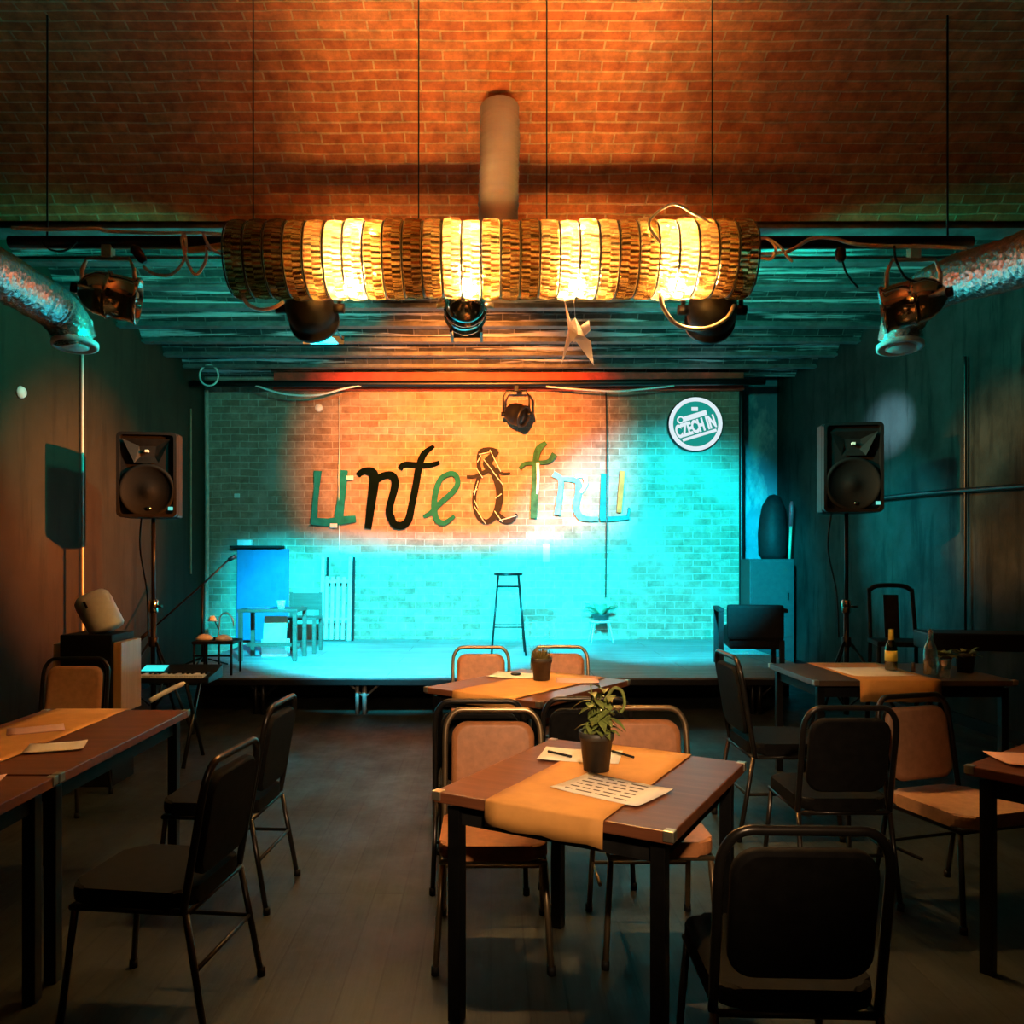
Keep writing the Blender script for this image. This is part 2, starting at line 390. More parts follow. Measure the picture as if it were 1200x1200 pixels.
# ------------------------------------------------------------------ room
XL, XR, YB, YF, NX, YN = -4.02, 4.26, 11.3, -2.2, 3.56, 11.95
struct(B((XL - .3, YF - .3, -.2), (XR + .3, YN + .3, 0)).build('floor', M_FLOOR))
struct(B((XL - .3, YF - .3, 0), (XL, YN + .3, 5.0)).build('wall_left', M_WALL_L))
struct(B((XR, YF - .3, 0), (XR + .3, YN + .3, 5.0)).build('wall_right', M_WALL_R))
struct(B((XL, YF - .3, 0), (XR, YF, 5.0)).build('wall_front', M_WALL_L))
struct(B((XL, YB, 0), (NX, YB + .3, 4.5)).build('wall_back', M_BACK))
struct(B((NX - .02, YN, 0), (XR, YN + .3, 4.5)).build('wall_niche', M_NICHE))
def vault(mb, y0, y1, z, rise, seg=14):
    lay = mb.bm.loops.layers.uv.verify(); half = (y1 - y0) / 2; cy = (y0 + y1) / 2
    rad = (half * half + rise * rise) / (2 * rise); a0 = math.asin(half / rad); cz = z + rise - rad
    prev = None; s = y0
    for i in range(seg + 1):
        a = -a0 + 2 * a0 * i / seg; y = cy + rad * math.sin(a); zz = cz + rad * math.cos(a)
        cur = [mb.bm.verts.new((XL, y, zz)), mb.bm.verts.new((XR, y, zz))]; s2 = y0 + rad * (a + a0)
        if prev:
            f = mb.bm.faces.new((prev[0], prev[1], cur[1], cur[0])); f.smooth = True
            for l in f.loops:
                l[lay].uv = (l.vert.co.x, s if l.vert in prev else s2)
        prev = cur; s = s2
mb = MB()
for y0, y1 in ((-2.2, 0), (.15, 2.85), (3.0, 6.0)): vault(mb, y0, y1, 4.02, .72)
struct(mb.build('ceiling', M_VAULT))
mb = MB(); ys = [6.2 + .62 * i for i in range(9)] ; ys[-1] = YB
for y0, y1 in zip(ys, ys[1:]): vault(mb, y0 + .05, y1 - .05, 4.05, .15, 8)
mb.build('ceiling', M_BAYS)['kind'] = 'structure'
k = 1
for y0, y1, zb, m in [(0, .15, 3.97, M_BEAM), (2.85, 3.0, 3.97, M_BEAM), (6.0, 6.22, 3.97, M_BEAM)] + [(y - .055, y + .055, 4.0, M_BEAM) for y in ys[1:-1]]:
    mb = MB(); mb.box((XL, y0, zb), (XR, y1, zb + .025)); mb.box((XL, (y0 + y1) / 2 - .02, zb + .02), (XR, (y0 + y1) / 2 + .02, zb + .3))
    struct(mb.build('trim_%d' % k, m)); k += 1
struct(B((XL, YF, 4.9), (XR, YN, 5.0)).build('ceiling', M_BEAM))
mb = MB(); mb.box((-3.0, 11.12, 3.86), (3.5, 11.16, 4.08)); mb.box((-3.0, 11.08, 3.84), (3.5, 11.2, 3.865))
struct(mb.build('trim_%d' % k, M_REDLIT)); k += 1
struct(B((XL, YF, 0), (XL + .02, YB, .1)).build('baseboard_left', M_BLACK))
struct(B((XR - .02, YF, 0), (XR, YN, .1)).build('baseboard_right', M_BLACK))

# ------------------------------------------------------------------ stage
SZ = .37; SY = 7.65
st = thing('stage', 'low grey stage platform along the brick wall, dark underneath', 'stage', (0, SY, 0))
B((-3.25, 0, SZ - .02), (3.3, YB - SY - .01, SZ), .004).build('deck', M_DECK, st)
B((-3.25, .005, SZ - .075), (3.3, .05, SZ - .02), .004).build('edge_rail', M_BLKMET, st)
B((-3.2, 1.1, 0), (3.25, 1.14, SZ - .02)).build('back_skirt', M_BLACK, st)
for x in (-2.2, -1.22, .6, 2.6):
    l = MB(); l.tube([(x, .12, 0), (x, .12, SZ - .02)], .024); l.tube([(x - .07, .12, 0), (x - .07, .12, SZ - .02)], .02); l.build('leg', M_BLKMET if x != -1.22 else M_BEAM, st)
    for s in (-1, 1):
        MB().tube([(x, .12, .16), (x + s * .2, .12, SZ - .03)], .012).build('brace', M_BLKMET if x != -1.22 else M_BEAM, st)

# ------------------------------------------------------------------ pipes and cables on the walls
def run(name, pts, r, m, label, cat, group=None, n=8, seg=8):
    return tag(MB().tube(spline(pts, n) if n else pts, r, seg).build(name, m), label, cat, group)
run('wall_pipe', [(XL + .04, 7.84, 3.5), (XL + .04, 7.84, 2.2), (XL + .045, 7.84, .5)], .012, M_RACK, 'thin pale pipe down the left wall, nearest the camera', 'pipe')
run('wall_pipe', [(XL + .06, 11.2, 3.85), (XL + .07, 11.2, 2.2), (XL + .06, 11.2, .4)], .03, plain('pinkish_pipe', (.55, .36, .28), .5), 'thicker pinkish pipe in the left corner of the brick wall', 'pipe')
run('wall_pipe', [(XL + .03, 10.7, 3.5), (XL + .03, 10.7, 2.6), (XL + .03, 10.7, 1.3)], .012, plain('rust_pipe', (.40, .16, .09), .6), 'thin rusty pipe on left wall just before the brick corner', 'pipe')
run('corner_pipe', [(3.50, 11.22, 3.85), (3.50, 11.22, 2.2), (3.50, 11.22, .4)], .035, M_BLKMET, 'black upright pipe at right end of the brick wall', 'pipe')
run('wall_rail', [(XR - .06, 8.9, 2.16), (XR - .06, 7.7, 2.13), (XR - .06, 6.2, 2.07)], .022, M_BLKMET, 'black horizontal rail along the right wall behind the speaker', 'rail')
run('wall_pipe', [(XR - .04, 7.15, 3.3), (XR - .04, 7.15, 2.3), (XR - .04, 7.15, .3)], .014, M_BLKMET, 'thin dark pipe running down the right wall', 'pipe')
o = MB().lathe([(0, 0), (.05, 0), (.055, .02), (.04, .045), (0, .05)], 16, Matrix.Rotation(R(90), 4, 'Y')).build('alarm_dome', M_WHITE, None, (XL, 6.85, 2.92)); tag(o, 'small round white dome high on the left wall', 'alarm')
run('ceiling_pipe', [(-3.95, 10.55, 3.80), (0, 10.55, 3.80), (3.6, 10.55, 3.83)], .045, M_BLKMET, 'black lighting pipe across the ceiling above the brick wall', 'pipe', n=4)
run('hanging_cable', [W(258, 447, 10.53), W(290, 449, 10.53), W(330, 461, 10.53), W(370, 463, 10.53), W(405, 455, 10.53), W(432, 450, 10.53)], .013, M_CABLE, 'white cable sagging below the far pipe, left side', 'cable')
run('hanging_cable', [W(640, 453, 10.53), W(690, 457, 10.53), W(730, 458, 10.53), W(790, 452, 10.53)], .012, M_CABLE, 'pale cable sagging beside the round white sign', 'cable')
run('hanging_cable', [W(398, 464, 11.2), W(398, 520, 11.22), W(397, 560, 11.2), W(398, 650, 11.24)], .006, M_CABLE, 'thin pale cable hanging down beside the first wall letter', 'cable')
run('hanging_cable', [W(710, 455, 11.2), W(711, 520, 11.2), W(711, 600, 11.18), W(710, 700, 11.2)], .008, M_TUBED, 'thin cable hanging down past the last wall letter to the plant', 'cable')
run('cable_coil', [W(245 + 11 * math.cos(a), 440 + 12 * math.sin(a), 10.5) for a in [i * .62 for i in range(11)]], .012, M_CABLE, 'loop of white cable in the upper left corner', 'cable')

# ------------------------------------------------------------------ wall letters
LY = YB - .055
def stroke(mb, pts, wd, th=.03, n=10, mi=0, y0=0):
    P = spline([(*p, 0) for p in pts], n) if len(pts) > 2 else [Vector((*p, 0)) for p in pts]
    L = len(P); ws = wd if isinstance(wd, (list, tuple)) else [wd, wd]
    rows = []
    for i, p in enumerate(P):
        t = (P[min(i + 1, L - 1)] - P[max(i - 1, 0)]).normalized(); nrm = Vector((-t.y, t.x, 0))
        f = i / (L - 1) * (len(ws) - 1); j = min(int(f), len(ws) - 2); w = ws[j] + (ws[j + 1] - ws[j]) * (f - j)
        if i == 0: p = p - t * w * .15
        if i == L - 1: p = p + t * w * .15
        a, b = p + nrm * w / 2, p - nrm * w / 2
        y0 -= .004 / L
        rows.append([mb.bm.verts.new(v) for v in ((a.x, y0, a.y), (b.x, y0, b.y), (b.x, th + y0, b.y), (a.x, th + y0, a.y))])
    for u, v in zip(rows, rows[1:]):
        for q in range(4):
            f = mb.bm.faces.new((u[q], u[(q + 1) % 4], v[(q + 1) % 4], v[q])); f.material_index = mi
    for rg in (rows[0][::-1], rows[-1]):
        f = mb.bm.faces.new(rg); f.material_index = mi
def letter(org, sc, strokes, mats, label, group='cut-out letters of the wall sign'):
    k = LY / FPX
    c = strokes[0][0][0]; ox = (org[0] + c[0] / sc - CX) * k; oz = EYE - (org[1] + c[1] / sc - HY) * k
    mb = MB(); nst = 0
    for st_ in strokes:
        nst += 1
        pts = [((org[0] + x / sc - CX) * k - ox, EYE - (org[1] + y / sc - HY) * k - oz) for x, y in st_[0]]
        w = [q / sc * k for q in st_[1]]; stroke(mb, pts, w, .03, mi=st_[2] if len(st_) > 2 else 0, y0=-.003 * nst)
    o = mb.build('sign_letter', mats, None, (ox, LY - .03, oz))
    for st_ in strokes[:2]:
        x, y = st_[0][len(st_[0]) // 2]; x, y = (org[0] + x / sc - CX) * k - ox, EYE - (org[1] + y / sc - HY) * k - oz
        MB().tube([(x, .025, y), (x, .09, y)], .012, 8).build('standoff', M_BLKMET, o)
    return tag(o, label, 'letter', group)
A4 = ((350, 500), 5.714); A5 = ((530, 500), 5.4545)
letter(*A4, [([(130, 305), (125, 400), (115, 500), (105, 640)], [50, 34, 34, 40], 0), ([(92, 632), (200, 640), (290, 628), (378, 618)], [50, 52, 56, 44], 0), ([(308, 300), (300, 400), (285, 510), (272, 620)], [46, 46, 50, 60], 0)], [M_TEALP], 'teal letter u, first letter of the wall sign')
letter(*A4, [([(402, 322), (440, 298), (490, 305), (508, 345), (500, 430), (485, 540), (468, 676)], [36, 40, 60, 62, 62, 54, 44]), ([(512, 365), (570, 330), (625, 328), (648, 370), (640, 430), (618, 510), (608, 570), (622, 620)], [44, 46, 50, 50, 48, 46, 46, 44])], [M_DGREEN], 'very dark letter n, second letter of the wall sign')
letter(*A4, [([(618, 600), (640, 650), (690, 662), (735, 625), (760, 520), (785, 400), (808, 270), (840, 185), (905, 132)], [44, 48, 52, 50, 46, 46, 46, 42, 20]), ([(682, 280), (710, 255), (780, 258), (860, 262), (940, 243)], [34, 36, 40, 34, 26])], [M_DGREEN], 'very dark tall letter t joined on to the n')
letter(*A4, [([(838, 602), (890, 575), (950, 512), (1030, 440), (1066, 380), (1050, 325), (1005, 318), (950, 355), (918, 440), (908, 540), (925, 620), (975, 645), (1042, 600)], [22, 34, 36, 38, 36, 36, 34, 36, 40, 40, 40, 36, 22])], [plain('sign_sea_green', (.01, .13, .10), .85, 0, .3, 6, .1, .1)], 'sea-green looped letter e of the wall sign')
la = letter(*A5, [([(285, 160), (235, 150), (180, 165), (168, 240), (178, 300), (150, 390), (140, 490), (165, 570), (215, 608), (265, 575), (298, 490), (300, 400), (270, 300), (225, 235), (285, 160)], [30, 34, 30, 26, 24, 26, 26, 30, 30, 36, 46, 46, 50, 60, 30]), ([(272, 555), (330, 598), (375, 600), (412, 560)], [44, 40, 30, 16]), ([(95, 320), (150, 318), (210, 290), (270, 262)], [16, 20, 26, 26]), ([(280, 270), (320, 300), (368, 298)], [18, 16, 10])], [M_BLACK], 'black letter a wound with pale cord, middle of the wall sign')
mb = MB(); k_ = LY / FPX
def sp(x, y): return ((530 + x / 5.4545 - CX) * k_ - la.location.x, -.012, EYE - (500 + y / 5.4545 - HY) * k_ - la.location.z)
for a, b in (((170, 180), (240, 165)), ((200, 210), (325, 375)), ((240, 150), (310, 290)), ((155, 270), (195, 330)), ((165, 350), (140, 440)), ((132, 420), (160, 400)), ((140, 510), (215, 625)), ((270, 540), (320, 610)), ((275, 460), (315, 430)), ((300, 600), (410, 570)), ((160, 230), (185, 185)), ((140, 470), (165, 520))):
    mb.tube([sp(*a), sp(*b)], .006, 6)
mb.build('cord', M_CABLE, la)
letter(*A5, [([(595, 105), (550, 145), (532, 220), (532, 320), (525, 440), (518, 580)], [24, 44, 40, 44, 48, 40]), ([(432, 268), (465, 238), (540, 232), (615, 222), (650, 180)], [24, 26, 24, 30, 40]), ([(545, 235), (548, 330), (542, 430)], [20, 18, 12], 1)], [M_GREENP, M_CABLE], 'green letter t with pale strip, right of the cord-wound a')
letter(*A5, [([(648, 305), (690, 335), (690, 410), (680, 480), (670, 560)], [40, 36, 34, 36, 40]), ([(680, 338), (745, 338), (800, 355), (802, 430), (788, 510), (815, 575), (870, 590), (925, 590)], [28, 30, 36, 40, 38, 40, 32, 28]), ([(790, 320), (840, 320), (850, 370), (820, 420)], [20, 24, 24, 18], 1)], [M_PALEP, M_WHITE], 'pale teal and white letter r near the end of the sign')
letter(*A5, [([(972, 308), (966, 450), (960, 585)], [46, 44, 44]), ([(948, 590), (1040, 588), (1125, 580)], [32, 30, 26]), ([(1120, 570), (1128, 520)], [14, 10]), ([(1085, 290), (1074, 420), (1064, 545)], [32, 34, 30], 1)], [M_TEALP, M_ORANGEP], 'teal and orange letter u, last letter of the sign')
for px, py in ((410, 560), (391, 616)):
    o = B((-.05, -.012, -.03), (.05, .012, .03), .004).build('letter_bracket', M_WHITE, None, W(px, py, YB - .1)); tag(o, 'small white %s the first letter of the wall sign' % ('tag by the top of' if py < 580 else 'tag under'), 'tag')

# ------------------------------------------------------------------ round lit sign
sg = thing('round_sign', 'round backlit green and white sign high on the brick wall', 'sign', W(815, 497, 11.2))
rot = Matrix.Rotation(R(90), 4, 'X')
MB().lathe([(0, -.1), (.37, -.1), (.385, -.08), (.385, .0), (.37, .005), (0, .005)], 48, rot).build('case', M_BLACKP, sg)
MB().lathe([(.315, .006), (.372, .006), (.372, .016), (.315, .016), (.315, .006)], 48, rot).build('rim', M_SIGNW, sg)
MB().lathe([(0, .005), (.318, .005), (.318, .010), (0, .010)], 48, rot).build('face', M_SIGNG, sg)
def text(s, size, m, parent, name, mat, ext=.003, offset=0):
    c = bpy.data.curves.new(name, 'FONT'); c.body = s; c.size = size; c.align_x = 'CENTER'; c.align_y = 'CENTER'; c.extrude = ext; c.offset = offset
    t = bpy.data.objects.new('tmp', c); COL.objects.link(t); dg = bpy.context.evaluated_depsgraph_get()
    me = bpy.data.meshes.new_from_object(t.evaluated_get(dg)); bpy.data.objects.remove(t); me.transform(mat)
    me.materials.append(m); o = bpy.data.objects.new(name, me); COL.objects.link(o); o.parent = parent; return o
tilt = Matrix.Translation((0, -.018, -.035)) @ Matrix.Rotation(R(17), 4, 'Y').inverted() @ rot @ Matrix.Shear('XY', 4, (0, 0))
tm = Matrix.Translation((0, -.018, -.045)) @ Matrix.Rotation(R(-17), 4, 'Y') @ rot @ Matrix.Diagonal((.78, 1.5, 1, 1))
text('CZECH IN', .160, M_SIGNW, sg, 'lettering', tm, .003, .008)
tb = Matrix.Rotation(R(-17), 4, 'Y')
mb = MB(); mb.box((-.14, -.022, .075), (.19, -.012, .145), .0, 0, tb); mb.box((-.24, -.02, -.185), (.25, -.012, -.145), 0, 0, tb)
mb.tube([tb @ Vector((-.185 + .042 * math.cos(a), -.018, .115 + .042 * math.sin(a))) for a in [i * math.pi / 8 for i in range(16)]], .011, 6, True)
mb.box((-.06, -.022, .18), (.03, -.012, .235), .01)
mb.build('emblem', M_SIGNW, sg)

# ------------------------------------------------------------------ lighting rig, lamps
rp = thing('rig_pipe', 'black lighting pipe across the room behind the glass lamp', 'pipe', (0, 4.75, 3.37))
MB().tube([(-2.84, 0, 0), (0, 0, 0), (2.84, 0, 0)], .038, 12).build('tube', M_BLKMET, rp)
for x in (-2.62, 2.7): MB().tube([(x, 0, 0), (x, 0, 1.34)], .006, 6).build('hanger_rod', M_BLKMET, rp)
run('rig_cable', [W(14, 267, 4.66), W(60, 269, 4.66), W(110, 268, 4.66), W(128, 271, 4.66), W(180, 273, 4.66), W(230, 273, 4.66), W(282, 276, 4.66)], .011, M_CABLE, 'pale cable lying along the left half of the rig pipe', 'cable')
run('rig_cable', [W(880, 298, 4.6), W(922, 295, 4.6), W(950, 280, 4.66), W(975, 279, 4.66), W(1010, 287, 4.66), W(1090, 289, 4.66), W(1132, 291, 4.66)], .011, M_CABLE, 'pale cable lying along the right half of the rig pipe', 'cable')
run('cable_loop', [W(168, 312, 4.6), W(180, 321, 4.6), W(200, 322, 4.6), W(214, 308, 4.6), W(218, 290, 4.6), W(216, 275, 4.6), W(213, 282, 4.6), W(220, 308, 4.6), W(230, 322, 4.6), W(241, 305, 4.6), W(242, 288, 4.6)], .009, M_CABLE, 'white cable looping below the rig pipe left of glass lamp', 'cable')
run('cable_loop', [W(238, 273, 4.55), W(246, 290, 4.55), W(262, 298, 4.55), W(272, 290, 4.55), W(272, 278, 4.55), W(266, 284, 4.55), W(278, 302, 4.55)], .009, M_CABLE, 'small white cable loop at left end of the glass lamp', 'cable')
run('cable_loop', [W(884, 282, 4.55), W(898, 279, 4.55), W(909, 290, 4.55), W(904, 303, 4.55), W(890, 302, 4.55), W(882, 298, 4.55)], .009, M_CABLE, 'white cable loop at right end of the glass lamp', 'cable')
run('cable_loop', [W(903, 281, 4.55), W(915, 290, 4.55), W(922, 300, 4.55), W(929, 307, 4.55)], .008, M_CABLE, 'short white cable end right of the glass lamp', 'cable')
run('wall_conduit', [(-1.75, 4.66, 3.29), (-1.6, 4.6, 3.28), (-1.4, 4.5, 3.27)], .02, M_KRAFT, 'pale stub of conduit at left end of glass lamp', 'conduit')
for i, (a, b, lab) in enumerate(((W(155, 288, 4.62), W(170, 308, 4.62), 'black cable plug hanging left of the glass lamp'), (W(984, 290, 4.62), W(986, 307, 4.62), 'black cable plug hanging right of the glass lamp'))):
    mb = MB(); mb.tube([a, a.lerp(b, .2), a.lerp(b, .8), b], [.012, .03, .028, .014], 10); tag(mb.build('cable_plug', M_BLACKP), lab, 'plug', 'cable plugs on the rig')
run('hanging_cable', [W(986, 300, 4.62), W(992, 320, 4.62), W(1006, 338, 4.62)], .006, M_BLKMET, 'thin black wire under the right cable plug', 'cable')
run('hanging_cable', [W(1048, 288, 4.62), W(1050, 305, 4.62), W(1060, 324, 4.62), W(1072, 330, 4.62)], .007, M_BLKMET, 'thin black wire above the right chrome spotlight', 'cable')
run('hanging_cable', [W(48, 283, 4.62), W(60, 293, 4.62), W(78, 293, 4.62), W(90, 283, 4.62)], .006, M_BLKMET, 'thin black wire drooping near the left spotlight', 'cable')

def par_can(p, t, label, s=1.0):
    th = thing('spotlight', label, 'spotlight', p, 0, 'chrome spotlights on the rig pipe'); m = aim(p, t)
    prof = [(0, .17), (.035, .168), (.06, .15), (.095, .12), (.122, .07), (.128, .02), (.125, .012), (.138, .006), (.138, -.012), (.128, -.018), (.128, -.14), (.138, -.15), (.138, -.17), (.118, -.17), (.115, -.12)]
    MB().lathe([(r * s, z * s) for r, z in prof], 32, m).build('housing', M_CHROME, th)
    MB().lathe([(0, -.13 * s), (.113 * s, -.13 * s), (.113 * s, -.125 * s), (0, -.122 * s)], 24, m).build('lens', M_GREY, th)
    MB().lathe([(0, .2 * s), (.03 * s, .2 * s), (.03 * s, .16 * s), (0, .16 * s)], 10, m).build('socket', M_BLACKP, th)
    top = 3.37 - p.z - .04; a = Vector((1, .0, 0))
    mb = MB()
    w = .155 * s
    pts = [(-w, 0, -.0), (-w, 0, top * .55), (-w * .8, 0, top * .8), (w * .8, 0, top * .8), (w, 0, top * .55), (w, 0, -.0)]
    mb.tube(pts, .013, 6); mb.box((-.03, -.03, top * .8), (.03, .03, top + .05), .005)
    mb.tube([(-w - .02, 0, 0), (-w + .05, 0, 0)], .02); mb.tube([(w + .02, 0, 0), (w - .05, 0, 0)], .02)
    mb.build('yoke', M_EDGE, th); return th
par_can(PAR_L, AIM_L, 'chrome spotlight on rig pipe beside the left foil duct')
pc = par_can(PAR_C, AIM_C, 'brassy spotlight half hidden below middle of the glass lamp', .95)
B((-.1, .375, -.09), (.1, .380, -.036), .002).build('added_flag', M_BLKMET, pc); B((-.1, .15, -.118), (-.085, .38, -.085)).build('flag_arm', M_BLKMET, pc); B((.085, .15, -.118), (.1, .38, -.085)).build('flag_arm', M_BLKMET, pc)  # plate and arms added to cut off the orange beam's lower part
par_can(PAR_R, AIM_R, 'chrome spotlight on rig pipe beside the right foil duct', 1.02)
def head(p, t, label, yz, lens=M_GREY):
    th = thing('stage_lamp', label, 'spotlight', p, 0, 'black stage lamps on the rig pipe'); m = aim(p, t)
    MB().lathe([(0, .15), (.06, .145), (.11, .11), (.14, .04), (.145, -.03), (.135, -.09), (.15, -.1), (.15, -.13), (.12, -.13), (.115, -.1)], 28, m).build('housing', M_BLACKP, th)
    MB().lathe([(0, -.115), (.112, -.115), (.112, -.108), (0, -.105)], 24, m).build('lens', lens, th)
    mb = MB(); top = yz - p.z
    mb.tube([(-.17, 0, 0), (-.17, 0, top * .6), (-.13, 0, top * .8), (.13, 0, top * .8), (.17, 0, top * .6), (.17, 0, 0)], .014, 6)
    mb.tube([(-.2, 0, 0), (-.14, 0, 0)], .03); mb.tube([(.2, 0, 0), (.14, 0, 0)], .03); mb.box((-.03, -.03, top * .8), (.03, .03, top + .02), .004)
    mb.build('yoke', M_BLKMET, th); return th
hl = head(HEAD_L, AIM_HL, 'black stage lamp under the left end of the glass lamp', 3.34)
B((-.13, .38, -.107), (.13, .385, -.055), .002).build('added_flag', M_BLACK, hl)  # plate added to cut the top off the cyan beam
for x in (-.13, .12): B((x, .08, -.085), (x + .01, .385, -.08)).build('flag_arm', M_BLKMET, hl)  # arms of the added plate
head(HEAD_R, AIM_HR, 'black stage lamp under the right end of the glass lamp', 3.34)
head(FAR, AIM_F, 'black stage lamp hanging on the far pipe above the wall letters', 3.78, M_BLKMET)
run('lamp_cable', [W(284, 343, 4.3), W(290, 356, 4.35), W(305, 363, 4.45), W(322, 360, 4.55), W(332, 354, 4.62)], .011, M_CABLE, 'white cable from glass lamp to the left black stage lamp', 'cable')
run('lamp_cable', [W(774, 342, 4.28), W(778, 362, 4.3), W(795, 381, 4.35), W(825, 385, 4.42), W(850, 374, 4.5), W(860, 358, 4.58)], .012, M_CABLE, 'white cable looping from glass lamp under the right black stage lamp', 'cable')

# long glass lamp
cl = thing('glass_lamp', 'long glowing tube lamp of amber cut-glass rings hung across the room', 'lamp', (0, 4.3, 3.10))
X0, X1, NR = -1.37, 1.385, 27; pitch = (X1 - X0) / NR; ry = Matrix.Rotation(R(90), 4, 'Y')
for i in range(NR):
    x = X0 + pitch * i; jit = random.uniform(-.006, .006)
    mt = Matrix.Translation((x, 0, jit)) @ ry; w = pitch * .88; r0 = .193 + random.uniform(-.003, .004)
    o = MB().lathe([(r0 - .012, 0), (r0, .004), (r0 + .004, w * .5), (r0, w - .004), (r0 - .012, w), (r0 - .016, w * .5), (r0 - .012, 0)], 64, mt, 0, .045)
    o.build('glass_ring', M_AMBER, cl)
for i in range(NR + 1):
    x = X0 + pitch * i - .006
    MB().tube([(x, .190 * math.cos(a), .190 * math.sin(a)) for a in [j * math.pi / 18 for j in range(36)]], .005, 5, True).build('hoop', M_TUBED, cl)
MB().tube([(X0 - .02, 0, .09), (X1 + .02, 0, .09)], .012).build('spine_rod', M_TUBED, cl)
for x in (-.744, -.114, .466, .995):
    MB().lathe([(0, -.09), (.03, -.085), (.042, -.05), (.038, -.01), (.02, .03), (.016, .045), (0, .045)], 16, Matrix.Translation((x, 0, -.10))).build('bulb', M_BULB, cl)
    MB().lathe([(0, .045), (.02, .045), (.02, .19), (0, .19)], 12, Matrix.Translation((x, 0, -.10))).build('socket', M_BLACKP, cl)
for x, dx in ((-1.27, 0), (-.385, 0), (.30, 0), (1.185, 0)):
    MB().tube([(x, 0, .17), (x + dx, 0, 1.66)], .004, 5).build('suspension_wire', M_BLKMET, cl)
for x in (X0, X1):
    mb = MB()
    for j in range(3):
        a = j * math.pi / 3; mb.tube([(x, .19 * math.cos(a), .19 * math.sin(a)), (x, -.19 * math.cos(a), -.19 * math.sin(a))], .004, 5)
    mb.build('end_spokes', M_TUBED, cl)
run('lamp_cable', [(1.16, 4.19, 3.24), (1.05, 4.15, 3.28), (.92, 4.08, 3.30), (.80, 4.06, 3.2), (.86, 4.07, 3.1)], .007, M_CABLE, 'white cable curling over top of the glass lamp', 'cable')

# foil ducts
def duct(name, pts, r, label, end=None, cap_dir=None):
    th = thing(name, label, 'duct', pts[-1])
    P = spline(pts, 26); o = Vector(pts[-1]); rr = []
    for i in range(len(P)): rr.append(r * (1 + .05 * (1 if i % 2 else -1) + random.uniform(-.03, .03)))
    MB().tube([p - o for p in P], rr, 20).build('hose', M_FOIL if end else M_RIB, th)
    if end:
        d = Vector(cap_dir).normalized(); mt = d.to_track_quat('Z', 'Y').to_matrix().to_4x4()
        MB().lathe([(r * .8, -.16), (r * .82, 0), (r * 1.12, .02), (r * 1.12, .05), (r * .95, .055), (r * .9, .02), (r * .3, .015), (0, .015)], 28, mt).build('collar', M_WHITE, th)
        MB().lathe([(0, .03), (r * .55, .035), (r * .7, .05), (r * .55, .062), (0, .065)], 24, mt).build('valve_disc', M_WHITE, th)
    return th
duct('foil_duct', [(-3.02, 2.3, 3.24), (-3.05, 3.6, 3.25), (-3.10, 4.75, 3.29), (-3.18, 5.55, 3.34), (-3.21, 5.9, 3.35), (-3.205, 6.1, 3.29), (-3.19, 6.17, 3.18)], .15, 'crinkled foil air duct along the left side with white outlet', True, (.03, -.12, -1))
duct('foil_duct', [(2.98, 2.3, 3.0), (3.0, 3.6, 3.08), (3.08, 4.7, 3.24), (3.12, 5.4, 3.38), (3.15, 5.85, 3.42), (3.14, 6.1, 3.32), (3.13, 6.15, 3.16)], .15, 'crinkled foil air duct along the right side with white outlet', True, (-.02, -.12, -1))
duct('foil_duct', [(.06, 5.35, 4.5), (.06, 5.3, 4.2), (.05, 5.25, 3.8), (.05, 5.2, 3.45)], .125, 'silvery ribbed duct dropping from vault behind the glass lamp')

# paper crane
cr = [W(661, 349, 4.12), W(666, 385, 4.12), W(657, 430, 4.02), W(668, 402, 4.10), W(673, 397, 4.06), W(696, 428, 4.02), W(692.5, 400, 4.10), W(685, 394, 4.12), W(690, 375, 4.13), W(692, 386, 4.12), W(680, 382, 4.13), W(674, 372, 4.12), W(669, 377, 4.12), W(677, 392, 4.02)]
c0 = cr[4].copy(); V = [v - c0 for v in cr]; back = [v + Vector((.004, .05, .0)) for v in V]
mb = MB()
for f in ((0, 1, 12), (1, 12, 13), (12, 11, 13), (11, 10, 13), (10, 8, 7), (8, 9, 7), (10, 7, 13), (1, 3, 2), (1, 3, 4), (1, 4, 13), (4, 7, 13), (4, 5, 6), (4, 6, 7)):
    mb.add([V[i] for i in f], [(0, 1, 2)])
    mb.add([V[i] + Vector((0, .006, 0)) for i in f], [(0, 1, 2)])
wid = [V[1] + Vector((0, .05, 0)), V[12] + Vector((0, .06, 0)), V[10] + Vector((0, .05, 0)), V[7] + Vector((0, .05, 0)), V[4] + Vector((0, .07, 0))]
mb.add([V[1], *wid, V[7], V[10], V[12]], [(0, 1, 2, 8), (8, 2, 3, 7), (7, 3, 4, 6), (1, 5, 4, 3, 2)])
crane = thing('paper_crane', 'pale pink folded paper crane hanging below the glass lamp', 'paper crane', c0)
mb.build('folded_body', M_CRANE, crane)
MB().tube([V[11], Vector((V[11].x, V[11].y + .1, .30))], .0015, 4).build('thread', M_CABLE, crane)

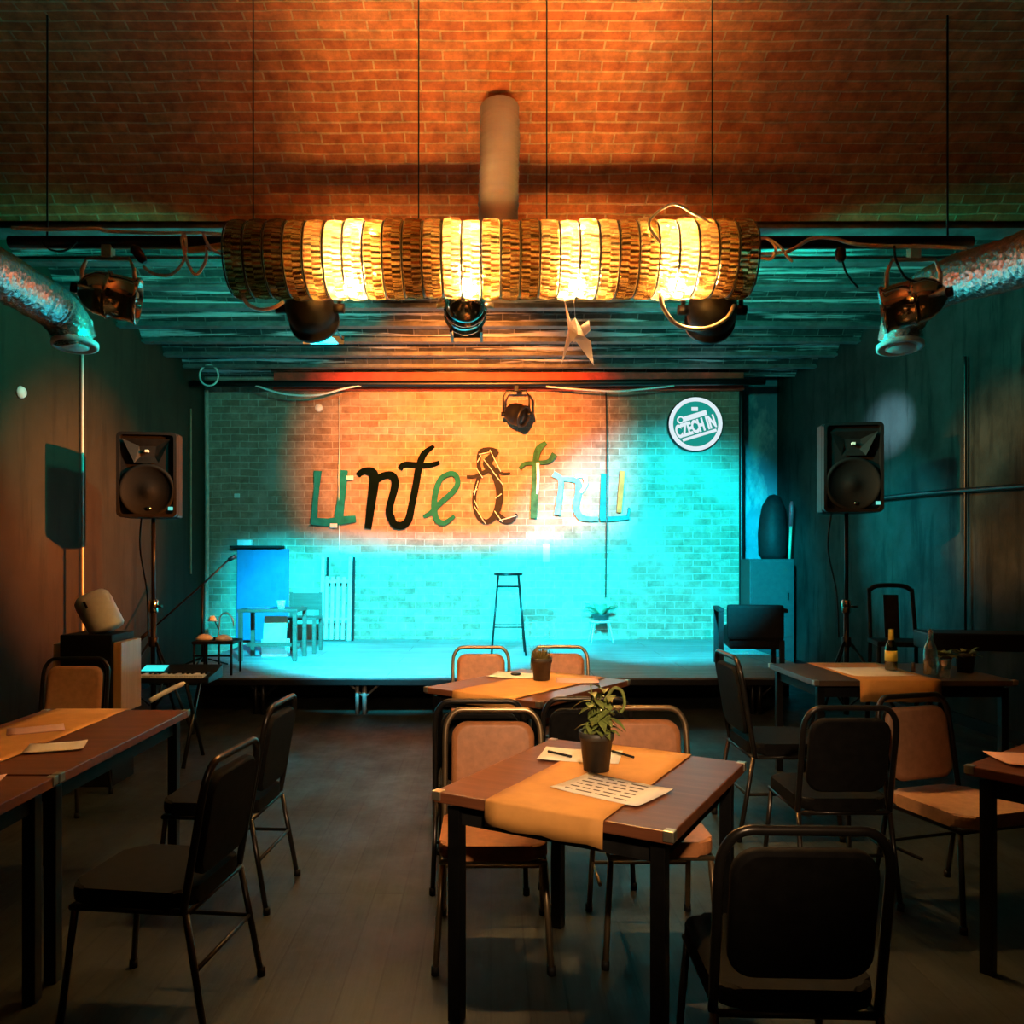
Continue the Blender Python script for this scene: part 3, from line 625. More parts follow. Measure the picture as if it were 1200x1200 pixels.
# ------------------------------------------------------------------ loudspeakers
def speaker(p, rz, label, w=.50, h=.74):
    th = thing('loudspeaker', label, 'loudspeaker', p, rz, 'loudspeakers on tripod stands')
    d = .36; poly = [(-w / 2, 0), (w / 2, 0), (w / 2, d * .45), (w * .32, d), (-w * .32, d), (-w / 2, d * .45)]
    # cabinet as a frame with a recessed baffle
    mb = MB(); mb.prism(poly, h, Matrix.Translation((0, .05, -h / 2)), .018)
    fr = rrect(w, h, .04); hi = rrect(w - .05, h - .05, .03); n = len(fr)
    mt = Matrix.Rotation(R(90), 4, 'X')
    vs = [mt @ Vector((x, y, -.05)) for x, y in fr] + [mt @ Vector((x, y, .01)) for x, y in fr] + [mt @ Vector((x, y, .01)) for x, y in hi] + [mt @ Vector((x, y, -.035)) for x, y in hi]
    fs = []
    for q in range(3): fs += [(q * n + i, q * n + (i + 1) % n, (q + 1) * n + (i + 1) % n, (q + 1) * n + i) for i in range(n)]
    fs.append([3 * n + i for i in range(n)]); mb.add(vs, fs)
    mb.build('cabinet', M_BLACKP, th)
    ry_ = Matrix.Rotation(R(90), 4, 'X')
    MB().lathe([(.235, -.03), (.235, .005), (.215, .012), (.205, 0), (.12, -.02), (.07, -.025), (.05, -.012), (0, -.005)], 40, Matrix.Translation((0, 0, -h * .19)) @ ry_).build('woofer', M_CONE, th)
    hw = MB(); a = [(-.2, .31), (.2, .31), (.10, .10), (-.10, .10)]; b = [(-.07, .25), (.07, .25), (.06, .16), (-.06, .16)]
    v = [(x, -.012, z) for x, z in a] + [(x, .03, z) for x, z in b]
    hw.add(v, [(0, 1, 5, 4), (1, 2, 6, 5), (2, 3, 7, 6), (3, 0, 4, 7), (4, 5, 6, 7)]); hw.build('horn', M_BLACK, th)
    B((-.012, -.016, .195), (.012, .03, .215)).build('driver_dot', M_WHITE, th)
    MB().lathe([(0, 0), (.018, 0), (.016, .008), (0, .01)], 14, Matrix.Translation((.02, -.0, -h / 2 + .075)) @ ry_).build('badge', M_CHROME, th)
    B((w / 2 - .07, -.014, -h / 2 + .06), (w / 2 - .03, -.006, -h / 2 + .09), .003).build('indicator', emitter('lit_indicator', (.2, .9, .75), .8) if 'lit_indicator' not in bpy.data.materials else bpy.data.materials['lit_indicator'], th)
    return th
def stand(p, top, label):
    th = thing('speaker_stand', label, 'speaker stand', p, 0, 'tripod speaker stands')
    MB().tube([(0, 0, .12), (0, 0, 1.1)], .024, 12).build('lower_pole', M_BLKMET, th)
    MB().tube([(0, 0, 1.05), (0, 0, top)], .018, 12).build('upper_pole', M_BLKMET, th)
    mb = MB(); mb.lathe([(.03, 1.02), (.04, 1.03), (.04, 1.13), (.03, 1.14)], 16); mb.tube([(0, 0, 1.08), (.09, -.03, 1.08)], .014); mb.build('clamp', M_CHROME, th)
    MB().lathe([(.034, .72), (.04, .73), (.04, .8), (.034, .81)], 16).build('leg_collar', M_BLACKP, th)
    for j in range(3):
        a = R(90 + 120 * j); c, s = math.cos(a), math.sin(a)
        l = MB().tube([(.035 * c, .035 * s, .76), (.5 * c, .5 * s, .03)], .013).build('leg', M_BLKMET, th)
        MB().tube([(.03 * c, .03 * s, .2), (.25 * c, .25 * s, .42)], .009).build('brace', M_BLKMET, th)
        MB().lathe([(0, 0), (.022, 0), (.022, .04), (0, .04)], 10, Matrix.Translation((.5 * c, .5 * s, 0))).build('rubber_foot', M_BLACK, l)
    return th
speaker(Vector((-2.995, 7.0, 2.235)), R(8), 'black loudspeaker on stand in front of the left wall')
speaker(Vector((3.16, 7.0, 2.30)), R(-7), 'black loudspeaker on stand in front of the right wall', .50, .78)
stand((-2.995, 7.14, 0), 1.86, 'black tripod stand under the left loudspeaker'); stand((3.16, 7.14, 0), 1.905, 'black tripod stand under the right loudspeaker')
run('speaker_cable', [(-3.12, 7.2, 1.95), (-3.14, 7.2, 1.6), (-3.06, 7.16, 1.2), (-3.05, 7.16, .8)], .008, M_BLACKP, 'black cable hanging beside the left speaker pole', 'cable')
run('speaker_cable', [(3.06, 7.2, 1.95), (3.02, 7.2, 1.6), (3.08, 7.16, 1.2), (3.1, 7.16, .8)], .008, M_BLACKP, 'black cable hanging beside the right speaker pole', 'cable')

# ------------------------------------------------------------------ things on the stage
def stool_bar(p):
    th = thing('bar_stool', 'tall thin-legged dark bar stool in the middle of the lit stage', 'stool', p)
    MB().lathe([(0, .93), (.165, .93), (.175, .945), (.17, .96), (0, .962)], 28).build('seat', M_BLUE if False else M_BLKMET, th)
    for sx in (-1, 1):
        for sy in (-1, 1):
            MB().tube([(sx * .12, sy * .12, .93), (sx * .20, sy * .2, 0)], .011).build('leg', M_BLKMET, th)
    for z, q in ((.80, .131), (.33, .172)):
        MB().tube([(-q, -q, z), (q, -q, z), (q, q, z), (-q, q, z)], .008, 6, True).build('foot_rail', M_BLKMET, th)
    return th
stool_bar((.21, 9.55, SZ + .003))
rk = thing('slatted_rack', 'pale slatted wooden rack leaning on the brick wall on stage', 'rack', (-2.13, 11.0, SZ + .008))
rk.rotation_euler = (R(-7), 0, 0)
for x, nm in ((-.19, 0), (.19, 0)):
    B((x - .025, -.02, 0), (x + .025, .02, 1.16), .006).build('side_rail', M_RACK, rk)
for i in range(4):
    x = -.125 + .078 * i; B((x - .022, -.025, .02), (x + .022, -.005, .88), .005).build('slat', M_RACK, rk)
for z in (.28, .80): B((-.2, 0, z), (.2, .02, z + .04), .004).build('cross_bar', M_RACK, rk)
B((.215, .03, 0), (.245, .06, 1.16), .004).build('rear_rail', M_BLACK, rk); B((-.15, .03, .9), (-.12, .05, 1.16), .004).build('rear_rail', M_BLACK, rk)
bd = tag(B((-.36, -.02, 0), (.36, .02, 1.27), .005).build('leaning_board', M_BLUE, None, (-3.18, 11.2, SZ), (R(-2), 0, 0)), 'tall blue board standing against left end of the brick wall', 'board')
sh = tag(B((-.36, -.12, 0), (.36, .06, .03), .004).build('wall_shelf', M_BLACK, None, (-3.25, 11.22, 1.655)), 'thin black shelf above the blue board', 'shelf')
tag(B((-.1, -.05, 0), (.1, .05, .08), .012).build('small_box', M_WHITE, None, (-3.42, 11.2, 1.686)), 'small white box lying on the thin black shelf', 'box')
tb_ = thing('side_table', 'dark side table with crossed-off legs at left end of the lit stage', 'table', (-2.46, 9.1, SZ))
tb_['label'] = 'dark little table at the left end of the lit stage'
B((-.33, -.26, .54), (.33, .26, .575), .006).build('tabletop', M_TABLEG, tb_)
for x in (-.3, .3):
    for y in (-.23, .23): B((x - .022, y - .022, 0), (x + .022, y + .022, .54), .003).build('leg', M_TABLEG, tb_)
B((-.3, -.02, .14), (.3, .02, .18)).build('stretcher', M_TABLEG, tb_)
tag(B((-.13, -.012, 0), (.13, .012, .30), .002).build('card_panel', M_BEIGE, None, (-2.44, 9.08, SZ + .185), (R(-12), 0, 0)), 'beige card panel propped under the small stage table', 'panel')
tag(B((-.15, -.06, 0), (.15, .06, .20), .006).build('paper_stack', M_WHITE, None, (-2.50, 9.35, SZ)), 'white paper stack under the small stage table', 'paper')
tag(MB().lathe([(0, 0), (.035, 0), (.045, .09), (.04, .09), (.032, .008), (0, .008)], 18).build('cup', M_WHITE, None, (-2.34, 8.98, SZ + .575)), 'white cup on the small stage table', 'cup')
tag(B((-.13, -.1, 0), (.13, .1, .012), .003).build('folded_cloth', M_BLUE, None, (-2.6, 9.1, SZ + .575)), 'flat blue cloth on the small stage table', 'cloth')
ch = thing('wooden_chair', 'dark wooden chair behind the small stage table, next to slatted rack', 'chair', (-2.28, 9.75, SZ))
B((-.2, -.2, .40), (.2, .2, .43), .006).build('seat', M_TABLEG, ch)
for x in (-.18, .18):
    B((x - .02, -.2, 0), (x + .02, -.16, .40)).build('leg', M_TABLEG, ch); B((x - .02, .16, 0), (x + .02, .2, .72), .003).build('leg', M_TABLEG, ch)
B((-.19, .165, .50), (.19, .19, .71), .006).build('backrest', M_TABLEG, ch)
# low stool with clutter
ls = thing('low_stool', 'low black stool crowded with small white things at left stage edge', 'stool', (-2.70, 7.95, SZ))
B((-.2, -.16, .30), (.2, .16, .33), .006).build('seat', M_BLACK, ls)
for x in (-.18, -.06, .06, .18): MB().tube([(x, -.14, 0), (x, -.14, .31)], .012).build('leg', M_BLKMET, ls)
for x in (-.18, .18): MB().tube([(x, .14, 0), (x, .14, .31)], .012).build('leg', M_BLKMET, ls)
B((-.19, -.15, .18), (.19, -.13, .2)).build('rail', M_BLKMET, ls)
for (x, y, z, a, b, h, lab) in ((-.13, 0, .332, .09, .055, .035, 'crumpled white cloth at left on the low black stool'), (.08, -.06, .332, .085, .05, .035, 'crumpled white cloth at right on the low black stool')):
    mb = MB(); mb.lathe([(0, 0), (1, 0), (.95, .4), (.6, .8), (.2, 1), (0, 1)], 12, Matrix.Diagonal((a, b, h * 1.6, 1)))
    tag(mb.build('white_cloth', M_WHITE, None, (-2.70 + x, 7.95 + y, SZ + z)), lab, 'cloth', 'white cloths on the low stool')
dl = thing('desk_lamp', 'small black lamp with curved neck on the low black stool', 'lamp', (-2.72, 8.03, SZ + .332))
MB().lathe([(0, 0), (.05, 0), (.05, .015), (0, .02)], 16).build('base', M_BLACK, dl)
MB().tube(spline([(0, 0, .015), (.01, 0, .12), (.02, 0, .22), (.08, 0, .26), (.14, 0, .2), (.15, 0, .12)], 5), .007).build('neck', M_EDGE, dl)
MB().lathe([(.02, .05), (.05, 0), (.045, 0), (.015, .05)], 16, Matrix.Translation((-.06, 0, .18))).build('shade', M_WHITE, dl)
MB().tube([(0, 0, .1), (-.06, 0, .23)], .006).build('arm', M_BLACK, dl)
# microphone stand
ms = thing('microphone_stand', 'black microphone stand with slanted boom at left stage edge', 'microphone stand', (-3.02, 8.42, SZ))
MB().tube([(0, 0, .05), (0, 0, .86)], .012).build('pole', M_BLKMET, ms)
MB().tube([(-.58, -.1, .32), (0, 0, .86), (.28, .05, 1.14)], .011).build('boom', M_BLKMET, ms)
MB().tube([(.26, .05, 1.12), (.33, .06, 1.16)], .022).build('counterweight', M_BLACKP, ms)
MB().tube([(-.5, -.086, .395), (-.62, -.107, .285)], [.018, .024]).build('microphone', M_BLACKP, ms)
for j in range(3):
    a = R(30 + 120 * j); MB().tube([(0, 0, .1), (.26 * math.cos(a), .26 * math.sin(a), .012)], .009).build('leg', M_BLKMET, ms)
# plant on pale stool
ps = thing('plant_stool', 'small pale stool by the brick wall, carrying a plant', 'stool', (1.50, 10.95, SZ))
MB().lathe([(0, .27), (.15, .27), (.155, .28), (.15, .29), (0, .29)], 20).build('seat', M_RACK, ps)
for sx in (-1, 1):
    for sy in (-1, 1): MB().tube([(sx * .1, sy * .1, .27), (sx * .15, sy * .15, 0)], .009).build('leg', M_RACK, ps)
def leaf(mb, base, d, L, w, droop=.3, mi=0):
    d = Vector(d).normalized(); side = d.cross(Vector((0, 0, 1)));
    side = side.normalized() if side.length > 1e-3 else Vector((1, 0, 0))
    n = 5; prev = None
    for i in range(n + 1):
        t = i / n; p = Vector(base) + d * L * t + Vector((0, 0, -droop * L * t * t)); ww = w * math.sin(math.pi * (.08 + .9 * t)) * .5
        cur = (mb.bm.verts.new(p + side * ww), mb.bm.verts.new(p + Vector((0, 0, -.12 * w))), mb.bm.verts.new(p - side * ww))
        if prev:
            for k in (0, 1):
                f = mb.bm.faces.new((prev[k], prev[k + 1], cur[k + 1], cur[k])); f.smooth = True; f.material_index = mi
        prev = cur
def pot(th, r, h, soil=True, m=None):
    MB().lathe([(0, 0), (r * .78, 0), (r * .98, h * .8), (r * 1.06, h * .8), (r * 1.08, h), (r * .98, h), (r * .92, h * .86), (0, h * .86)], 28).build('pot', m or M_POT, th)
    MB().lathe([(0, h * .9), (r * .9, h * .9), (r * .9, h * .86), (0, h * .86)], 16).build('soil', M_SOIL, th)
pl = thing('potted_plant', 'leafy plant in a dark bowl on the pale stage stool', 'plant', (1.50, 10.93, SZ + .29)); pot(pl, .12, .09)
mb = MB()
for j in range(14):
    a = j * 2.4; leaf(mb, (0, 0, .08), (math.cos(a) * .8, math.sin(a) * .5, .5 + .5 * random.random()), .28 + .12 * random.random(), .11, .4)
mb.build('foliage', plain('pale_green_leaf', (.25, .45, .28), .5), pl)
tag(B((-.05, -.03, -.13), (.05, .0, .13), .02).build('wall_lamp', M_WHITE, None, W(640, 648, YB)), 'small white wall fitting below the second t of the sign', 'wall lamp')
tag(B((-.04, -.02, -.03), (.04, .0, .03), .01).build('wall_tag', M_WHITE, None, W(278, 581, YB)), 'small white tag on brick wall left of the letters', 'tag')
tag(MB().lathe([(0, .03), (.05, .03), (.06, 0), (.045, 0), (0, .01)], 16, Matrix.Rotation(R(90), 4, 'X')).build('wall_socket', M_WHITE, None, W(374, 478, YB)), 'small round pale socket high on the brick wall', 'socket')
# armchair on the stage, seen from behind
ac = thing('armchair', 'black open-armed chair at the right end of the stage', 'armchair', (2.78, 8.5, SZ), R(170))
B((-.24, -.26, .20), (.28, .26, .42), .03).build('seat', M_BLKVIN, ac)
B((-.26, .2, .3), (.3, .3, .66), .03).build('backrest', M_BLKVIN, ac)
for x in (-.27, .36):
    B((x - .03, -.26, .58), (x + .03, .28, .62), .01).build('arm', M_BLACK, ac)
for x, y, zt in ((-.24, -.24, .58), (.36, -.24, .58), (-.24, .26, .3), (.36, .26, .58)):
    B((x - .025, y - .025, 0), (x + .025, y + .025, zt), .004).build('leg', M_BLACK, ac)
# cabinet and objects in the niche
cb = thing('dark_cabinet', 'dark box cabinet in the corner right of the brick wall', 'cabinet', (3.78, 11.0, 0))
B((-.30, -.2, 0), (.30, .22, 1.50), .012).build('body', plain('dark_grey_paint', (.02, .024, .024), .6), cb)
B((-.27, -.215, .45), (.27, -.2, 1.46), .005).build('door', plain('dark_grey_paint', (.02, .024, .024), .6), cb); B((.2, -.235, .95), (.22, -.215, 1.05), .003).build('handle', M_BLKMET, cb.children[1])
gb = MB(); pts = [(0, 0, .0), (0, 0, .06), (0, 0, .35), (.01, .02, .55), (.03, .04, .72), (.05, .05, .86), (.06, .05, .88)]
gb.tube(pts, [.14, .18, .19, .17, .15, .08, .02], 16)
tag(gb.build('draped_bag', M_BLACK, None, (3.86, 11.02, 1.50)), 'tall black soft bag standing on the dark cabinet', 'bag')
stk = thing('red_tipped_stick', 'pale stick with red tip leaning beside the black bag', 'stick', (4.03, 10.85, 1.50))
MB().tube([(0, 0, 0), (.03, .02, .45)], [.016, .02]).build('shaft', M_BEIGE, stk); MB().tube([(.03, .02, .44), (.045, .03, .72), (.045, .03, .78)], [.026, .032, .015]).build('tip', plain('red_paint', (.5, .05, .06), .4), stk)

# ------------------------------------------------------------------ chairs
def chair_parts(th, vin, tube, s=1.0, backm=None):
    w, d, sh_, H = .42, .42, .455, .86
    MB().prism(rrect(w - .02, d, .07), .055, Matrix.Translation((0, 0, sh_ - .05)), .018).build('seat', vin, th)
    mb = MB(); mb.tube(spline([(-w / 2 + .02, -d / 2 + .02, sh_ - .06), (w / 2 - .02, -d / 2 + .02, sh_ - .06), (w / 2 - .02, d / 2 - .01, sh_ - .06), (-w / 2 + .02, d / 2 - .01, sh_ - .06)], 1, True), .011, 8, True); mb.build('seat_frame', tube, th)
    yb = lambda z: d / 2 - .01 + (z - sh_) * .17
    hw = w / 2 - .01
    prof = [(-hw, sh_ - .06), (-hw, .62), (-hw, .76), (-hw + .012, .82), (-hw + .05, H), (-hw + .12, H + .004), (hw - .12, H + .004), (hw - .05, H), (hw - .012, .82), (hw, .76), (hw, .62), (hw, sh_ - .06)]
    MB().tube(spline([(x, yb(z), z) for x, z in prof], 4), .0125, 10).build('back_frame', tube, th)
    # upholstered pad: front face in vinyl, shell and edge in black
    bm = MB(); poly = rrect(w - .075, .33, .065, 6); n = len(poly)
    ang = math.atan(.17); mt = Matrix.Translation((0, yb(.655), .655)) @ Matrix.Rotation(R(90) - ang, 4, 'X')
    sc = lambda k: [(x * k, y * (1 - (1 - k) * .9)) for x, y in poly]
    layers = [(sc(.94), -.020), (sc(1.0), -.010), (sc(1.0), .010), (sc(.95), .022), (sc(.86), .028)]
    vs = []; fs = []
    for pl_, z in layers: vs += [mt @ Vector((x, y, z)) for x, y in pl_]
    V_ = [bm.bm.verts.new(v) for v in vs]
    for q in range(4):
        for i in range(n):
            f = bm.bm.faces.new((V_[q * n + i], V_[q * n + (i + 1) % n], V_[(q + 1) * n + (i + 1) % n], V_[(q + 1) * n + i])); f.smooth = True; f.material_index = 0 if q >= 2 else 1
    f = bm.bm.faces.new(V_[:n][::-1]); f.material_index = 1
    f = bm.bm.faces.new(V_[4 * n:]); f.material_index = 0
    bm.build('backrest', [vin, M_BLKVIN], th)
    for sx in (-1, 1):
        for a, b in (((sx * (w / 2 - .025), -d / 2 + .03, sh_ - .06), (sx * (w / 2 + .0), -d / 2 - .01, 0)), ((sx * (w / 2 - .012), d / 2 - .012, sh_ - .06), (sx * (w / 2 + .0), d / 2 + .06, 0))):
            l = MB().tube([a, b], .0115).build('leg', tube, th)
            MB().lathe([(0, 0), (.015, 0), (.015, .03), (0, .03)], 10, Matrix.Translation((b[0], b[1], 0))).build('foot_cap', M_BLACK, l)
    MB().tube([(-w / 2 + .01, .0, .22), (-w / 2 + .01, d / 2 + .02, .22), (w / 2 - .01, d / 2 + .02, .22)], .008).build('stretcher', tube, th)
    return th
G = 'banquet chairs around the tables'
ch0 = chair_parts(thing('dining_chair', '', 'chair', group=G), M_VINYL, M_TUBE)
ch1 = chair_parts(thing('dining_chair', '', 'chair', group=G), M_BLKVIN, M_TUBED)
ch2 = chair_parts(thing('dining_chair', '', 'chair', group=G), M_TAN, M_TUBED)
used = set()
def chair(src, x, y, rz, label, sc=1):
    o = src if src.name not in used else copy_tree(src)
    used.add(src.name); put(o, (x, y, 0), rz, label); o.scale = (sc, sc, sc); return o
chair(ch0, .01, 3.12, 0, 'brown padded chair left of the leafy plant, behind the nearest table')
chair(ch0, .63, 3.16, 0, 'brown padded chair right of the leafy plant, behind the nearest table')
chair(ch0, -.07, 5.52, 0, 'brown padded chair behind the second table, left of the herb pot')
chair(ch0, .50, 5.55, 0, 'brown padded chair behind the second table, right of the herb pot')
chair(ch1, -.05, 3.86, R(180), 'dark chair seen from behind, left one between the two middle tables')
chair(ch1, .44, 3.92, R(180), 'dark chair seen from behind, right one between the two middle tables')
chair(ch1, -1.12, 2.72, R(-97), 'dark chair seen sideways, nearer one at the long left table')
chair(ch1, -1.20, 3.62, R(-94), 'dark chair seen sideways, farther one at the long left table')
chair(ch2, -2.62, 4.86, R(4), 'brown padded chair at left in front of the black box')
chair(ch1, 1.54, 3.70, R(180), 'dark chair seen from behind, before the table with bottles')
chair(ch2, 2.03, 3.48, R(16), 'tan padded chair between the bottle table and the right-edge table')
chair(ch1, 1.62, 4.5, R(90), 'tall dark chair seen sideways at left end of the bottle table', 1.12)
chair(ch1, .75, 2.15, R(178), 'dark chair seen from behind at near side of the nearest table')

# ------------------------------------------------------------------ tables
def table(label, c, rz, w, d, m, runner_off=0, group='dark cafe tables', corners=True):
    th = thing('cafe_table', label, 'table', (c[0], c[1], 0), rz, group)
    B((-w / 2, -d / 2, .715), (w / 2, d / 2, .75), .004).build('tabletop', m, th)
    B((-w / 2 + .05, -d / 2 + .05, .64), (w / 2 - .05, d / 2 - .05, .715)).build('apron', M_BLACK, th)
    for sx in (-1, 1):
        for sy in (-1, 1):
            x, y = sx * (w / 2 - .055), sy * (d / 2 - .055); B((x - .022, y - .022, 0), (x + .022, y + .022, .70), .003).build('leg', M_BLKMET, th)
            if corners:
                x, y = sx * (w / 2 - .012), sy * (d / 2 - .012); B((x - .016, y - .016, .722), (x + .016, y + .016, .7525), .003).build('corner_cap', M_EDGE, th)
    return th
def runner(label, c, rz, w, L0, L1, hang0, hang1=0):
    """paper strip across the table along its local y, from L0 to L1, hanging over the ends"""
    th = MB(); prof = []
    if hang0: prof += [(L0 - .014, .75 - hang0), (L0 - .013, .75 - hang0 * .5), (L0 - .010, .748)]
    prof += [(L0 - .004, .7535)] + [(L0 + (L1 - L0) * i / 8, .7535 + .0012 * (i % 2)) for i in range(1, 8)] + [(L1 + .004, .7535)]
    if hang1: prof += [(L1 + .010, .748), (L1 + .013, .75 - hang1)]
    rows = []
    for j, (y, z) in enumerate(prof):
        row = []
        for i in range(9):
            x = -w / 2 + w * i / 8; q = .004 * math.sin(i * 2.1 + j) if z < .74 and j == 0 else 0
            row.append((x, y, z + q))
        rows.append(row)
    vs = [th.bm.verts.new(v) for r in rows for v in r]; n = 9
    for j in range(len(rows) - 1):
        for i in range(8):
            f = th.bm.faces.new((vs[j * n + i], vs[j * n + i + 1], vs[(j + 1) * n + i + 1], vs[(j + 1) * n + i])); f.smooth = True
    o = th.build('paper_runner', M_KRAFT, None, (c[0], c[1], 0), (0, 0, rz)); sm = o.modifiers.new('thickness', 'SOLIDIFY'); sm.thickness = .0012; sm.offset = 1
    return tag(o, label, 'table runner', 'kraft paper table runners')
def sheet(label, x, y, z, w, d, rz, m=None, lines=0, name='menu_sheet', curl=.003):
    th = thing(name, label, 'paper', (x, y, z), rz, 'paper sheets on the tables'); mb = MB(); n = 6; vs = []
    for j in range(n + 1):
        for i in range(n + 1):
            u, v = i / n - .5, j / n - .5; vs.append((u * w, v * d, .001 + curl * (abs(u) * 2) ** 4 * (abs(v) * 2) ** 4))
    fs = [(j * (n + 1) + i, j * (n + 1) + i + 1, (j + 1) * (n + 1) + i + 1, (j + 1) * (n + 1) + i) for j in range(n) for i in range(n)]
    mb.add(vs, fs, True); o = mb.build('sheet', m or M_PAPER, th); sm = o.modifiers.new('thickness', 'SOLIDIFY'); sm.thickness = .0008; sm.offset = 1
    if lines:
        q = MB(); rnd = random.Random(int(x * 1000))
        for j in range(lines):
            yy = d * (.36 - .72 * j / max(1, lines - 1)); x0 = -w * .38; 
            while x0 < w * .3:
                l = rnd.uniform(.02, .06); q.box((x0, yy - .0035, .0022), (min(x0 + l, w * .38), yy + .0035, .0028)); x0 += l + .014
        q.build('print', M_INK, th)
    return th
T1 = (.377, 2.78); a1 = R(-30)
table('dark wooden table nearest the camera, turned corner-on', T1, a1, .79, .88, M_TABLE)
runner('orange paper runner over the nearest table', T1, a1, .39, -.44, .44, .075)
RZ = .7565
sheet('printed menu sheet before the leafy plant on the nearest table', .39, 2.60, RZ, .32, .235, R(-40), None, 6)
sheet('white sheet with pens behind the leafy plant on the nearest table', .34, 3.04, RZ, .30, .20, R(-14), None, 0)
def pen(label, a, b, z):
    mb = MB(); mb.tube([(a[0], a[1], z), (b[0], b[1], z)], .005, 6); return tag(mb.build('pen', M_BLACKP), label, 'pen', 'pens on the tables')
pen('dark pen on white sheet left of the leafy plant', (.22, 3.07), (.30, 2.99), RZ + .0085)
pen('dark pen on white sheet right of the leafy plant', (.46, 3.08), (.53, 2.98), RZ + .0085)
p1 = thing('potted_plant', 'leafy green plant in dark pot on the nearest table', 'plant', (.372, 2.83, RZ + .002)); pot(p1, .058, .135)
mb = MB(); st_ = MB(); rnd = random.Random(5)
for j in range(11):
    a = j * 2.4; h = rnd.uniform(.08, .18); r = rnd.uniform(.01, .05) ; e = Vector((math.cos(a) * r * 1.2 + .012, math.sin(a) * r, .12 + h))
    st_.tube(spline([(math.cos(a) * .02, math.sin(a) * .02, .11), (math.cos(a) * r * .5, math.sin(a) * r * .5, .12 + h * .6), e], 4), .0025, 5)
    for k2 in range(6):
        t = .25 + .75 * k2 / 5; b = Vector((math.cos(a) * .02, math.sin(a) * .02, .11)).lerp(e, t); q = a + k2 * 2.1
        leaf(mb, b, (math.cos(q), math.sin(q), rnd.uniform(-.1, .6)), rnd.uniform(.04, .07), .034, .6)
st_.build('stems', M_LEAF, p1); mb.build('foliage', M_LEAF, p1)
cs = MB(); cs.tube(spline([(.03, 0, .24), (.06, 0, .285), (.09, 0, .275), (.10, 0, .23), (.085, 0, .20)], 6), .006, 6); cs.build('curled_tip', M_LEAF, p1)

T2 = (.236, 4.84); a2 = R(-38)
table('dark wooden second table, between stage and the nearest table', T2, a2, .82, .98, M_TABLE)
runner('orange paper runner over the second table', (T2[0] + .03, T2[1] - .02), a2, .44, -.49, .47, .06)
sheet('white sheet left of the herb pot on the second table', .15, 5.14, RZ, .30, .24, R(-20), curl=.003); sheet('pinkish sheet right of the herb pot on the second table', .53, 4.92, RZ, .26, .2, R(-5), M_PINK, 0)
tag(MB().lathe([(0, 0), (.03, 0), (.034, .008), (.028, .012), (0, .008)], 16).build('ashtray', M_BLACKP, None, (.16, 5.14, RZ + .0035)), 'small dark dish on the white sheet of the second table', 'dish')
p2 = thing('potted_plant', 'bushy dry herb in dark pot on the second table', 'plant', (.312, 4.93, RZ + .002)); pot(p2, .062, .135)
mb = MB(); rnd = random.Random(9)
for j in range(260):
    a = rnd.uniform(0, 6.28); r = rnd.uniform(0, .05); h = rnd.uniform(.05, .105) * (1.5 if rnd.random() < .04 else 1); b = Vector((math.cos(a) * r, math.sin(a) * r, .115))
    e = b + Vector((math.cos(a) * rnd.uniform(0, .055), math.sin(a) * rnd.uniform(0, .055), h)); s_ = Vector((math.sin(a), -math.cos(a), 0)) * .0035
    mb.add([b - s_, b + s_, e], [(0, 1, 2)])
mb.build('foliage', M_GRASS, p2)

# long left table (two tables end to end)
table('dark wooden left table, far one of the long row', (-1.86, 3.40), 0, .72, 1.2, M_TABLE)
table('dark wooden left table, near one of the long row', (-1.86, 2.18), 0, .72, 1.2, M_TABLE)
runner('orange paper runner on the far left table', (-1.98, 3.40), 0, .36, -.6, .6, 0)
runner('orange paper runner on the near left table', (-1.98, 2.18), 0, .36, -.6, .6, 0)
sheet('orange-lit folded sheet on the far left table', -1.72, 3.18, RZ, .21, .16, R(20), M_PAPER); sheet('pale sheet at middle of the far left table', -1.98, 3.5, RZ, .22, .16, R(30), M_PINK)
sheet('pale sheet lying at the near end of the far left table', -1.78, 2.62, RZ, .30, .22, R(15), M_PINK)

# table with bottles at right
T4 = (2.62, 5.36)
table('dark table at right carrying the bottles', T4, 0, 1.25, .82, M_TABLEG)
runner('orange paper runner under the bottles', (2.52, T4[1]), 0, .50, -.41, .41, .13)
sheet('white sheet under the green bottle', 2.50, 5.30, RZ, .40, .40, R(3), M_PAPER)
def bottle(label, x, y, r, h, m, extra):
    th = thing('bottle', label, 'bottle', (x, y, RZ + .0075), 0, 'bottles on the right table')
    MB().lathe([(0, .004), (r * .9, 0), (r, .008), (r, h * .52), (r * .85, h * .62), (r * .42, h * .74), (r * .36, h * .95), (r * .42, h * .96), (r * .42, h), (r * .3, h), (r * .28, h * .76), (r * .7, h * .63), (r * .86, h * .5), (r * .86, .02), (0, .014)], 24).build('glass', m, th)
    if extra:
        MB().lathe([(r * 1.015, h * .22), (r * 1.02, h * .22), (r * 1.02, h * .48), (r * 1.015, h * .48), (r * 1.015, h * .22)], 24).build('label', M_YELLOW, th)
        MB().lathe([(r * .44, h * .74), (r * .45, h * .74), (r * .42, h * .96), (r * .44, h * 1.0), (0, h * 1.01), (0, h), (r * .40, h * .96)], 18).build('neck_foil', M_YELLOW, th)
    return th
bottle('green glass bottle with yellow label on the right table', 2.655, 5.33, .038, .27, M_GREENB, True)
bottle('clear glass bottle right of the green bottle', 2.80, 5.12, .04, .29, M_DEWBOT, False)
tag(MB().lathe([(0, .0), (.03, 0), (.038, .11), (.035, .11), (.028, .008), (0, .008)], 20).build('drinking_glass', M_DEWBOT, None, (2.875, 5.09, .752)), 'clear drinking glass beside the clear bottle', 'glass')
